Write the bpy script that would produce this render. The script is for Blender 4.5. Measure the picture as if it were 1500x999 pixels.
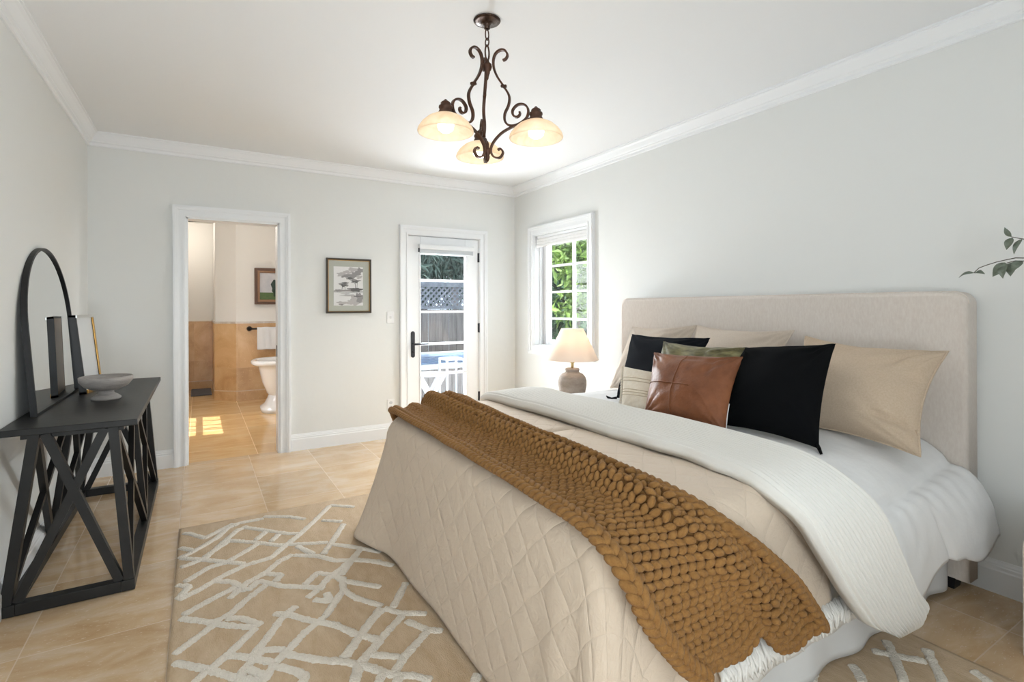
import bpy, bmesh, math, random
import numpy as np
from mathutils import Vector, Matrix, noise

for o in list(bpy.data.objects):
    bpy.data.objects.remove(o)
scene = bpy.context.scene
C = scene.collection
PI = math.pi
rng = random.Random(7)

# ------------------------------------------------------------------ room size (metres, camera above the origin)
XL, XR, YB, YN, ZC, CAMH = -0.709, 3.027, 4.977, -1.15, 2.592, 1.27

# ------------------------------------------------------------------ camera
th, ro = 0.5407, -0.0036528
right = Vector((math.cos(th), -math.sin(th), 0)); fwd = Vector((math.sin(th), math.cos(th), 0)); up = Vector((0, 0, 1))
r3 = right * math.cos(ro) + up * math.sin(ro); u3 = up * math.cos(ro) - right * math.sin(ro)
cam = bpy.data.objects.new('camera', bpy.data.cameras.new('camera'))
C.objects.link(cam)
M3 = Matrix((r3, u3, -fwd)).transposed()
cam.matrix_world = Matrix.Translation((0, 0, CAMH)) @ M3.to_4x4()
cam.data.sensor_width = 36; cam.data.lens = 764.88 / 1500 * 36
cam.data.shift_y = -(499.5 - 449.89) / 1500
cam.data.clip_start = 0.02
scene.camera = cam

# ------------------------------------------------------------------ world, sun, daylight at the windows, added fill, exposure
scene.view_settings.view_transform = 'Standard'; scene.view_settings.look = 'None'
scene.view_settings.gamma = 1; scene.view_settings.use_curve_mapping = False
scene.view_settings.exposure = 0.25
w = bpy.data.worlds.new('sky'); scene.world = w; w.use_nodes = True
bg = w.node_tree.nodes['Background']
bg.inputs['Color'].default_value = (0.80, 0.90, 1.0, 1); bg.inputs['Strength'].default_value = 1.7

def lamp(name, kind, loc, energy, color=(1, 1, 1), rot=None, aim=None, size=None, sy=None, angle=None, spread=None):
    l = bpy.data.lights.new(name, kind); l.energy = energy; l.color = color
    o = bpy.data.objects.new(name, l); C.objects.link(o); o.location = loc
    if aim is not None:
        o.rotation_euler = (Vector(aim) - Vector(loc)).to_track_quat('-Z', 'Y').to_euler()
    if kind == 'AREA':
        l.shape = 'RECTANGLE'; l.size = size; l.size_y = sy or size
        if spread: l.spread = spread
    elif kind == 'SUN': l.angle = angle or 0.01
    else: l.shadow_soft_size = size or 0.03
    return o
lamp('sun', 'SUN', (-8, 4, 9), 8.0, (1.0, 0.95, 0.86), aim=(-8 + 0.80, 4 - 0.10, 9 - 0.98), angle=0.006)
lamp('rear_fill', 'AREA', (-0.05, YN - 0.12, 1.5), 18, (0.88, 0.94, 1.0), aim=(-0.25, 2, 1.75), size=1.0, sy=1.7)  # added area light outside the unseen rear opening, fills the room
lamp('rear_ceiling_fill', 'AREA', (-0.05, YN - 0.40, 0.65), 40, (0.93, 0.965, 1.0), aim=(0.2, 2.6, 2.9), size=1.0, sy=0.7)  # added area light aimed upward from behind to brighten the ceiling
lamp('daylight_glass_door', 'AREA', (2.17, 5.75, 1.75), 180, (0.93, 0.965, 1.0), aim=(1.7, 4.0, 0.9), size=0.9, sy=1.0)
lamp('door_ceiling_fill', 'AREA', (2.17, 5.45, 0.30), 98, (0.93, 0.965, 1.0), aim=(1.5, 3.2, 2.6), size=0.9, sy=0.5)  # added upward light outside the glass door, lifts the ceiling
lamp('daylight_side_window', 'AREA', (3.85, 4.1, 2.25), 112, (0.95, 0.975, 1.0), aim=(2.0, 3.9, 1.0), size=1.0, sy=0.9)
lamp('daylight_bath_window', 'AREA', (-1.15, 6.7, 1.6), 45, (0.97, 0.97, 1.0), aim=(0.5, 6.9, 1.1), size=1.0, sy=1.0)

# ------------------------------------------------------------------ materials
def mat(name, color, rough=0.6, metal=0.0, var=None, vscale=6.0, vdet=4, bump=0.0, bscale=80.0, spec=None, stretch=None,
        weave=0.0, wscale=300.0, coat=0.0, sheen=0.0):
    m = bpy.data.materials.new(name); m.use_nodes = True
    nt = m.node_tree; N = nt.nodes; L = nt.links
    b = N['Principled BSDF']
    b.inputs['Base Color'].default_value = (*color, 1); b.inputs['Roughness'].default_value = rough
    b.inputs['Metallic'].default_value = metal
    if spec is not None: b.inputs['Specular IOR Level'].default_value = spec
    if coat: b.inputs['Coat Weight'].default_value = coat; b.inputs['Coat Roughness'].default_value = 0.1
    if sheen: b.inputs['Sheen Weight'].default_value = sheen; b.inputs['Sheen Roughness'].default_value = 0.5
    tc = N.new('ShaderNodeTexCoord'); src = tc.outputs['Object']
    if stretch:
        mp = N.new('ShaderNodeMapping'); mp.inputs['Scale'].default_value = stretch
        L.new(src, mp.inputs['Vector']); src = mp.outputs['Vector']
    if var is not None:
        n = N.new('ShaderNodeTexNoise'); n.inputs['Scale'].default_value = vscale; n.inputs['Detail'].default_value = vdet
        n.inputs['Roughness'].default_value = 0.62
        L.new(src, n.inputs['Vector'])
        rp = N.new('ShaderNodeValToRGB'); rp.color_ramp.elements[0].position = 0.32; rp.color_ramp.elements[1].position = 0.68
        rp.color_ramp.elements[0].color = (*color, 1); rp.color_ramp.elements[1].color = (*var, 1)
        L.new(n.outputs['Fac'], rp.inputs['Fac']); L.new(rp.outputs['Color'], b.inputs['Base Color'])
    last = None
    if bump:
        n = N.new('ShaderNodeTexNoise'); n.inputs['Scale'].default_value = bscale; n.inputs['Detail'].default_value = 3
        L.new(src, n.inputs['Vector'])
        bp = N.new('ShaderNodeBump'); bp.inputs['Strength'].default_value = bump; bp.inputs['Distance'].default_value = 0.02
        L.new(n.outputs['Fac'], bp.inputs['Height']); last = bp
    if weave:
        acc = None
        for ax in ('X', 'Y', 'Z'):
            wv = N.new('ShaderNodeTexWave'); wv.bands_direction = ax; wv.inputs['Scale'].default_value = wscale / 20
            wv.inputs['Distortion'].default_value = 1.2; wv.inputs['Detail Scale'].default_value = 3
            L.new(src, wv.inputs['Vector'])
            if acc is None: acc = wv.outputs['Fac']
            else:
                ad = N.new('ShaderNodeMath'); ad.operation = 'ADD'; L.new(acc, ad.inputs[0]); L.new(wv.outputs['Fac'], ad.inputs[1]); acc = ad.outputs[0]
        bp = N.new('ShaderNodeBump'); bp.inputs['Strength'].default_value = weave; bp.inputs['Distance'].default_value = 0.003
        L.new(acc, bp.inputs['Height'])
        if last: L.new(last.outputs['Normal'], bp.inputs['Normal'])
        last = bp
    if last: L.new(last.outputs['Normal'], b.inputs['Normal'])
    return m

def emis(name, color, strength):
    m = bpy.data.materials.new(name); m.use_nodes = True
    b = m.node_tree.nodes['Principled BSDF']
    b.inputs['Base Color'].default_value = (*color, 1)
    b.inputs['Emission Color'].default_value = (*color, 1); b.inputs['Emission Strength'].default_value = strength
    return m

def pane_mat(name, tint=(1, 1, 1), ior=1.5):
    m = bpy.data.materials.new(name); m.use_nodes = True
    nt = m.node_tree; N = nt.nodes; N.remove(N['Principled BSDF'])
    t = N.new('ShaderNodeBsdfTransparent'); t.inputs['Color'].default_value = (*tint, 1)
    g = N.new('ShaderNodeBsdfGlossy'); g.inputs['Roughness'].default_value = 0.0
    f = N.new('ShaderNodeFresnel'); f.inputs['IOR'].default_value = ior
    x = N.new('ShaderNodeMixShader'); L = nt.links
    ge = N.new('ShaderNodeNewGeometry'); iv = N.new('ShaderNodeMath'); iv.operation = 'SUBTRACT'; iv.inputs[0].default_value = 1.0; L.new(ge.outputs['Backfacing'], iv.inputs[1])
    mu = N.new('ShaderNodeMath'); mu.operation = 'MULTIPLY'; L.new(f.outputs[0], mu.inputs[0]); L.new(iv.outputs[0], mu.inputs[1])
    L.new(mu.outputs[0], x.inputs[0]); L.new(t.outputs[0], x.inputs[1]); L.new(g.outputs[0], x.inputs[2])
    L.new(x.outputs[0], N['Material Output'].inputs['Surface'])
    return m

def shade_mat(name, color, trans, fac=0.55, var=None, clear=0.0):
    m = bpy.data.materials.new(name); m.use_nodes = True
    nt = m.node_tree; N = nt.nodes; L = nt.links; N.remove(N['Principled BSDF'])
    d = N.new('ShaderNodeBsdfDiffuse'); d.inputs['Color'].default_value = (*color, 1)
    t = N.new('ShaderNodeBsdfTranslucent'); t.inputs['Color'].default_value = (*trans, 1)
    if var:
        n = N.new('ShaderNodeTexNoise'); n.inputs['Scale'].default_value = 14; n.inputs['Detail'].default_value = 5; n.inputs['Distortion'].default_value = 1.5
        tc = N.new('ShaderNodeTexCoord'); L.new(tc.outputs['Object'], n.inputs['Vector'])
        rp = N.new('ShaderNodeValToRGB'); rp.color_ramp.elements[0].position = 0.35; rp.color_ramp.elements[1].position = 0.6
        rp.color_ramp.elements[0].color = (*var, 1); rp.color_ramp.elements[1].color = (*trans, 1)
        L.new(n.outputs['Fac'], rp.inputs['Fac']); L.new(rp.outputs['Color'], t.inputs['Color'])
    x = N.new('ShaderNodeMixShader'); x.inputs[0].default_value = fac
    L.new(d.outputs[0], x.inputs[1]); L.new(t.outputs[0], x.inputs[2]); out = x.outputs[0]
    if clear:
        tr = N.new('ShaderNodeBsdfTransparent'); tr.inputs['Color'].default_value = (1, .93, .82, 1); x2 = N.new('ShaderNodeMixShader'); x2.inputs[0].default_value = clear
        L.new(out, x2.inputs[1]); L.new(tr.outputs[0], x2.inputs[2]); out = x2.outputs[0]
    L.new(out, N['Material Output'].inputs['Surface'])
    return m

def tile_mat(name, cols, tx, ty, ox, oy, grout, gcol, rough=0.16, streak=(1.0, 3.2, 1), bumpd=0.0, plane='XY'):
    """Polished travertine: every tile its own tone, drifting veins, thin joints."""
    m = bpy.data.materials.new(name); m.use_nodes = True
    nt = m.node_tree; N = nt.nodes; L = nt.links; b = N['Principled BSDF']
    tc = N.new('ShaderNodeTexCoord'); sp = N.new('ShaderNodeSeparateXYZ'); L.new(tc.outputs['Object'], sp.inputs[0])
    def math_(op, a, bb=None):
        n = N.new('ShaderNodeMath'); n.operation = op
        for i, v in enumerate((a, bb)):
            if v is None: continue
            if isinstance(v, (int, float)): n.inputs[i].default_value = v
            else: L.new(v, n.inputs[i])
        return n.outputs[0]
    A, B = {'XY': ('X', 'Y'), 'XZ': ('X', 'Z')}[plane]
    u = math_('DIVIDE', math_('SUBTRACT', sp.outputs[A], ox), tx); v = math_('DIVIDE', math_('SUBTRACT', sp.outputs[B], oy), ty)
    fu = math_('FLOOR', u); fv = math_('FLOOR', v)
    def edge(c, f, t):
        r = math_('SUBTRACT', c, f); return math_('MULTIPLY', math_('MINIMUM', r, math_('SUBTRACT', 1.0, r)), t)
    e = math_('MINIMUM', edge(u, fu, tx), edge(v, fv, ty))
    g = math_('LESS_THAN', e, grout)
    cid = N.new('ShaderNodeCombineXYZ'); L.new(fu, cid.inputs[0]); L.new(fv, cid.inputs[1])
    wn = N.new('ShaderNodeTexWhiteNoise'); wn.noise_dimensions = '3D'; L.new(cid.outputs[0], wn.inputs['Vector'])
    sc = N.new('ShaderNodeVectorMath'); sc.operation = 'SCALE'; L.new(wn.outputs['Color'], sc.inputs[0]); sc.inputs['Scale'].default_value = 7.0
    mp = N.new('ShaderNodeMapping'); mp.inputs['Scale'].default_value = streak; mp.inputs['Rotation'].default_value = (0, 0, 0.35)
    L.new(tc.outputs['Object'], mp.inputs['Vector'])
    ad = N.new('ShaderNodeVectorMath'); ad.operation = 'ADD'; L.new(mp.outputs[0], ad.inputs[0]); L.new(sc.outputs[0], ad.inputs[1])
    n1 = N.new('ShaderNodeTexNoise'); n1.inputs['Scale'].default_value = 2.3; n1.inputs['Detail'].default_value = 7; n1.inputs['Roughness'].default_value = 0.62; n1.inputs['Distortion'].default_value = 0.9
    L.new(ad.outputs[0], n1.inputs['Vector'])
    rp = N.new('ShaderNodeValToRGB'); el = rp.color_ramp.elements
    el[0].position = 0.30; el[0].color = (*cols[0], 1); el[1].position = 0.70; el[1].color = (*cols[2], 1)
    k = el.new(0.5); k.color = (*cols[1], 1)
    L.new(n1.outputs['Fac'], rp.inputs['Fac'])
    hs = N.new('ShaderNodeHueSaturation'); L.new(rp.outputs['Color'], hs.inputs['Color'])
    L.new(math_('ADD', math_('MULTIPLY', wn.outputs['Value'], 0.20), 0.90), hs.inputs['Value'])
    n2 = N.new('ShaderNodeTexNoise'); n2.inputs['Scale'].default_value = 55; n2.inputs['Detail'].default_value = 3; L.new(ad.outputs[0], n2.inputs['Vector'])
    pits = math_('GREATER_THAN', n2.outputs['Fac'], 0.66)
    mx = N.new('ShaderNodeMixRGB'); mx.inputs['Color2'].default_value = (min(1, cols[2][0] * 1.12), min(1, cols[2][1] * 1.15), min(1, cols[2][2] * 1.25), 1)
    L.new(math_('MULTIPLY', pits, 0.45), mx.inputs['Fac']); L.new(hs.outputs[0], mx.inputs['Color1'])
    mg = N.new('ShaderNodeMixRGB'); mg.inputs['Color2'].default_value = (*gcol, 1)
    L.new(math_('MULTIPLY', g, 0.5), mg.inputs['Fac']); L.new(mx.outputs[0], mg.inputs['Color1'])
    L.new(mg.outputs[0], b.inputs['Base Color'])
    L.new(math_('ADD', math_('MULTIPLY', g, 0.4), rough), b.inputs['Roughness'])
    return m

def quilt_mat(name, color, cell=0.105):
    """Diamond-stitched cotton; the stitch lines follow the cloth (UV in metres)."""
    m = bpy.data.materials.new(name); m.use_nodes = True
    nt = m.node_tree; N = nt.nodes; L = nt.links; b = N['Principled BSDF']
    b.inputs['Base Color'].default_value = (*color, 1); b.inputs['Roughness'].default_value = 0.85
    b.inputs['Sheen Weight'].default_value = 0.15
    tc = N.new('ShaderNodeTexCoord'); sp = N.new('ShaderNodeSeparateXYZ'); L.new(tc.outputs['UV'], sp.inputs[0])
    def math_(op, a, bb=None):
        n = N.new('ShaderNodeMath'); n.operation = op
        for i, v in enumerate((a, bb)):
            if v is None: continue
            if isinstance(v, (int, float)): n.inputs[i].default_value = v
            else: L.new(v, n.inputs[i])
        return n.outputs[0]
    s = 1 / math.sqrt(2) / cell
    nz = N.new('ShaderNodeTexNoise'); nz.inputs['Scale'].default_value = 5; L.new(tc.outputs['UV'], nz.inputs['Vector'])
    wob = math_('MULTIPLY', math_('SUBTRACT', nz.outputs['Fac'], 0.5), 0.35)
    a = math_('ADD', math_('MULTIPLY', math_('ADD', sp.outputs[0], sp.outputs[1]), s), wob)
    c = math_('SUBTRACT', math_('MULTIPLY', math_('SUBTRACT', sp.outputs[0], sp.outputs[1]), s), wob)
    h = math_('MINIMUM', math_('PINGPONG', a, 0.5), math_('PINGPONG', c, 0.5))
    h = math_('POWER', math_('MINIMUM', math_('MULTIPLY', h, 4.5), 1.0), 0.5)
    bp = N.new('ShaderNodeBump'); bp.inputs['Strength'].default_value = 0.55; bp.inputs['Distance'].default_value = 0.006
    L.new(h, bp.inputs['Height'])
    mp = N.new('ShaderNodeMapping'); mp.inputs['Scale'].default_value = (1.0, 1.0, 1); L.new(tc.outputs['UV'], mp.inputs['Vector'])
    n2 = N.new('ShaderNodeTexNoise'); n2.inputs['Scale'].default_value = 26; n2.inputs['Detail'].default_value = 4; n2.inputs['Distortion'].default_value = 2.0
    L.new(mp.outputs[0], n2.inputs['Vector'])
    b2 = N.new('ShaderNodeBump'); b2.inputs['Strength'].default_value = 0.30; b2.inputs['Distance'].default_value = 0.012
    L.new(n2.outputs['Fac'], b2.inputs['Height']); L.new(bp.outputs[0], b2.inputs['Normal'])
    L.new(b2.outputs[0], b.inputs['Normal'])
    return m

M = {}
M['wall'] = mat('wall_paint', (0.80, 0.805, 0.785), 0.65, bump=0.05, bscale=14)
M['ceil'] = mat('ceiling_paint', (0.86, 0.865, 0.87), 0.7, bump=0.04, bscale=12)
M['trim'] = mat('trim_paint', (0.88, 0.89, 0.90), 0.35)
M['floor'] = tile_mat('travertine_floor', [(0.53, 0.345, 0.18), (0.65, 0.465, 0.285), (0.75, 0.61, 0.45)], 0.467, 0.60, -0.10, 0.15, 0.0022, (0.62, 0.52, 0.40), 0.13, streak=(1.0, 2.6, 1))
M['bfloor'] = tile_mat('travertine_warm_lit', [(0.55, 0.33, 0.13), (0.68, 0.44, 0.21), (0.75, 0.54, 0.30)], 0.52, 0.85, -0.08, 0.3, 0.003, (0.72, 0.55, 0.34), 0.13, streak=(0.9, 2.4, 1))  # oranger copy of the bedroom travertine, warm bathroom light put into colour
M['wains'] = tile_mat('travertine_wainscot', [(0.50, 0.28, 0.11), (0.62, 0.38, 0.18), (0.70, 0.47, 0.25)], 0.52, 0.62, -0.06, 0.45, 0.0015, (0.66, 0.48, 0.30), 0.3, streak=(1.2, 1.2, 1.2), plane='XZ')
M['stonecap'] = mat('stone_cap', (0.60, 0.42, 0.25), 0.35, var=(0.72, 0.58, 0.42), vscale=12)
M['stonegrey'] = mat('grey_stone_cap', (0.55, 0.48, 0.42), 0.4, var=(0.72, 0.68, 0.62), vscale=16)
M['black'] = mat('black_wood', (0.010, 0.010, 0.010), 0.42, var=(0.016, 0.0155, 0.015), vscale=10, bump=0.03, bscale=30, spec=.32)
M['blackmetal'] = mat('black_metal', (0.012, 0.012, 0.013), 0.45, spec=.35)
M['hinge'] = mat('dark_bronze_hardware', (0.045, 0.047, 0.055), 0.45, 0.4)
M['mirror'] = mat('mirror_glass', (0.90, 0.91, 0.905), 0.01, 1.0)
M['gold'] = mat('gold_leaf', (0.62, 0.36, 0.10), 0.32, 0.75, var=(0.50, 0.27, 0.06), vscale=20)
M['kraft'] = mat('kraft_backing', (0.34, 0.20, 0.10), 0.35)
M['railshine'] = mat('top_bar_reflection', (0.62, 0.62, 0.60), 0.3, 0.6)  # grey reflection on the gold frame's top bar, put into the colour
M['paper'] = mat('paper', (0.82, 0.81, 0.80), 0.8)
M['artblue'] = mat('pale_wash', (0.70, 0.72, 0.73), 0.3)
M['bowl'] = mat('weathered_bowl', (0.27, 0.255, 0.245), 0.75, var=(0.42, 0.38, 0.35), vscale=12, bump=0.15, bscale=60, stretch=(1, 1, 4))
M['linen'] = mat('oatmeal_linen', (0.70, 0.62, 0.555), 0.9, var=(0.765, 0.695, 0.63), vscale=110, stretch=(1, 1, .35), weave=0.25, wscale=5000, sheen=0.1)
M['quilt'] = quilt_mat('quilt_cotton', (0.70, 0.575, 0.45))
M['white'] = mat('white_cotton', (0.84, 0.835, 0.83), 0.85, bump=0.12, bscale=22)
M['rib'] = mat('ivory_rib', (0.82, 0.80, 0.755), 0.95, bump=0.10, bscale=160)
M['skirt'] = mat('skirt_cotton', (0.79, 0.785, 0.775), 0.9, bump=0.08, bscale=18)
M['fringe'] = mat('fringe_cotton', (0.84, 0.81, 0.76), 0.95)
M['knit'] = mat('mustard_yarn', (0.235, 0.108, 0.025), 0.92, var=(0.315, 0.157, 0.043), vscale=60, bump=0.3, bscale=300, sheen=0.05)
M['knitdark'] = mat('mustard_yarn_base', (0.16, 0.072, 0.016), 0.95)
M['sham'] = mat('tan_linen', (0.57, 0.44, 0.315), 0.9, var=(0.64, 0.51, 0.38), vscale=150, weave=0.3, wscale=4000)
M['shampale'] = mat('pale_tan_linen', (0.62, 0.52, 0.425), 0.9, var=(0.68, 0.58, 0.485), vscale=150, weave=0.3, wscale=4000)
M['blackcloth'] = mat('black_cotton', (0.005, 0.0055, 0.0065), 1.0, spec=.12, weave=0.5, wscale=8000)
M['charcoal'] = mat('charcoal_cotton', (0.009, 0.0105, 0.0145), 1.0, spec=.15, weave=0.5, wscale=8000)
M['velvet'] = mat('olive_velvet', (0.060, 0.050, 0.012), 0.6, var=(0.225, 0.20, 0.085), vscale=15, vdet=2, stretch=(1, 0.8, 3.4), sheen=0.12, bump=0.1, bscale=20)
M['leather'] = mat('cognac_leather', (0.150, 0.050, 0.019), 0.46, var=(0.265, 0.098, 0.040), vscale=6, vdet=5, spec=.35, bump=0.12, bscale=70)
M['seam'] = mat('seam_thread', (0.20, 0.068, 0.024), 0.6)
M['cream'] = mat('cream_weave', (0.80, 0.70, 0.56), 0.95, var=(0.86, 0.78, 0.66), vscale=60, weave=0.4, wscale=4000)
M['creamdark'] = mat('cream_weave_band', (0.60, 0.49, 0.35), 0.95)
M['rug'] = mat('rug_ground', (0.52, 0.375, 0.235), 0.98, var=(0.62, 0.475, 0.325), vscale=26, stretch=(1, 0.35, 1), bump=0.35, bscale=260)
M['rugpile'] = mat('rug_pile', (0.76, 0.69, 0.59), 0.98, var=(0.82, 0.76, 0.67), vscale=90, bump=0.6, bscale=170)
M['ceramic'] = mat('weathered_clay', (0.21, 0.165, 0.135), 0.8, var=(0.35, 0.30, 0.26), vscale=7, bump=0.12, bscale=50, stretch=(1, 1, 2.2))
M['lampshade'] = shade_mat('lampshade_linen', (0.86, 0.82, 0.78), (0.9, 0.78, 0.66), 0.45)
M['alabaster'] = shade_mat('alabaster_glass', (0.88, 0.80, 0.68), (0.95, 0.87, 0.75), 0.5, var=(0.88, 0.70, 0.50), clear=.22)
M['brass'] = mat('brass', (0.55, 0.42, 0.2), 0.35, 0.9)
M['iron'] = mat('bronze_iron', (0.055, 0.026, 0.016), 0.5, 0.35, var=(0.10, 0.042, 0.022), vscale=30, bump=0.12, bscale=90)
M['canopy'] = mat('bronze_canopy', (0.06, 0.036, 0.026), 0.25, 0.7)
M['bulb'] = emis('lit_bulb', (1.0, 0.96, 0.90), 4.5)
M['cabinet'] = mat('whitewashed_oak', (0.66, 0.575, 0.49), 0.5, var=(0.71, 0.625, 0.545), vscale=5, stretch=(6, 6, 0.6))
M['plate'] = mat('switch_plastic', (0.86, 0.86, 0.86), 0.3)
M['pane'] = pane_mat('window_glass', (0.97, 0.985, 0.98))
M['doorpane'] = pane_mat('door_glass', (0.93, 0.95, 0.96), 1.62)
M['picglass'] = pane_mat('picture_glass', (1, 1, 1))
M['shadefab'] = mat('roller_fabric', (0.62, 0.64, 0.66), 0.8)
M['porcelain'] = mat('porcelain', (0.88, 0.885, 0.89), 0.12, coat=0.5)
M['towel'] = mat('white_terry', (0.86, 0.87, 0.89), 0.95, bump=0.4, bscale=180)
M['bathmat'] = mat('grey_bathmat', (0.12, 0.12, 0.135), 0.95, bump=0.4, bscale=150)
M['bathwall'] = mat('bath_paint', (0.80, 0.785, 0.76), 0.7)
M['leaf'] = mat('eucalyptus_leaf', (0.105, 0.125, 0.085), 0.6, var=(0.20, 0.235, 0.19), vscale=40)
M['stem'] = mat('branch', (0.075, 0.06, 0.04), 0.7)
M['vase'] = mat('stoneware', (0.60, 0.56, 0.50), 0.7, var=(0.5, 0.46, 0.4), vscale=20)
M['fence'] = mat('weathered_fence', (0.155, 0.14, 0.135), 0.85, var=(0.26, 0.235, 0.225), vscale=4, stretch=(8, 8, 0.5))
M['lattice'] = mat('grey_lattice', (0.17, 0.18, 0.21), 0.85, var=(0.27, 0.29, 0.33), vscale=9)
M['spa'] = mat('spa_cabinet', (0.19, 0.175, 0.17), 0.7, var=(0.27, 0.25, 0.245), vscale=3, stretch=(12, 12, 0.6))
M['water'] = mat('spa_water', (0.03, 0.14, 0.40), 0.08, var=(0.35, 0.55, 0.80), vscale=6, bump=0.3, bscale=9)
M['wmetal'] = mat('white_powdercoat', (0.62, 0.63, 0.65), 0.4)
M['patio'] = mat('patio_concrete', (0.42, 0.40, 0.38), 0.9, var=(0.50, 0.48, 0.46), vscale=3)
M['leafA'] = mat('garden_leaf_bright', (0.035, 0.085, 0.014), 0.5, var=(0.13, 0.215, 0.03), vscale=3)
M['leafB'] = mat('garden_leaf_dark', (0.018, 0.055, 0.020), 0.6, var=(0.05, 0.115, 0.055), vscale=3)
M['leafC'] = mat('conifer_leaf', (0.04, 0.085, 0.068), 0.7, var=(0.17, 0.235, 0.205), vscale=2)
M['bark'] = mat('bark', (0.09, 0.065, 0.045), 0.9, bump=0.5, bscale=40)
for k, (g, a) in {'ink1': (0.05, 0), 'ink2': (0.15, 0), 'ink3': (0.31, 0), 'ink4': (0.50, 0)}.items():
    M[k] = mat('ink_' + k[-1], (g * 1.03, g * 0.98, g * 0.97), 0.8)
M['matboard'] = mat('sage_mat', (0.50, 0.515, 0.455), 0.8)
M['pgreen'] = mat('painted_field', (0.055, 0.12, 0.03), 0.5, var=(0.10, 0.16, 0.055), vscale=12)
M['psky'] = mat('painted_sky', (0.47, 0.48, 0.54), 0.5, var=(0.60, 0.60, 0.63), vscale=8)
M['pdark'] = mat('painted_tree', (0.02, 0.045, 0.03), 0.5)
M['walnut'] = mat('walnut_frame', (0.10, 0.045, 0.022), 0.4)

# ------------------------------------------------------------------ builders
def origin_of(o):
    v = Vector((0, 0, 0))
    while o is not None:
        v = v + o.location; o = o.parent
    return v

def obj(name, V, F, m, parent=None, smooth=False, uv=None, mi=None, bevel=0.0, loc=None):
    """One mesh object from world-space points; its own origin is LOC (top level) or its parent's origin."""
    me = bpy.data.meshes.new(name)
    base = origin_of(parent) if parent is not None else Vector(loc if loc is not None else (0, 0, 0))
    Va = np.asarray(V, dtype=float) - np.array(base)
    me.from_pydata(Va.tolist(), [], [list(f) for f in F])
    for k in (m if isinstance(m, (list, tuple)) else [m]):
        me.materials.append(M[k] if isinstance(k, str) else k)
    if mi is not None: me.polygons.foreach_set('material_index', mi)
    if uv is not None:
        ul = me.uv_layers.new(name='cloth')
        li = np.zeros(len(me.loops), dtype=int); me.loops.foreach_get('vertex_index', li)
        ul.data.foreach_set('uv', np.asarray(uv)[li].ravel())
    bm = bmesh.new(); bm.from_mesh(me); bmesh.ops.recalc_face_normals(bm, faces=bm.faces); bm.to_mesh(me); bm.free()
    if smooth: me.polygons.foreach_set('use_smooth', [True] * len(me.polygons))
    me.update()
    o = bpy.data.objects.new(name, me); C.objects.link(o)
    if parent is not None: o.parent = parent
    else: o.location = base
    if bevel:
        b = o.modifiers.new('edge', 'BEVEL'); b.width = bevel; b.segments = 2; b.limit_method = 'ANGLE'; b.angle_limit = math.radians(40)
        b.harden_normals = False
    return o

def tag(o, label=None, cat=None, group=None, kind=None):
    if label: o['label'] = label
    if cat: o['category'] = cat
    if group: o['group'] = group
    if kind: o['kind'] = kind
    return o

def thing(name, label, cat, loc, group=None):
    o = bpy.data.objects.new(name, None); C.objects.link(o); o.location = loc; o.empty_display_size = 0.05
    return tag(o, label, cat, group)

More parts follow.
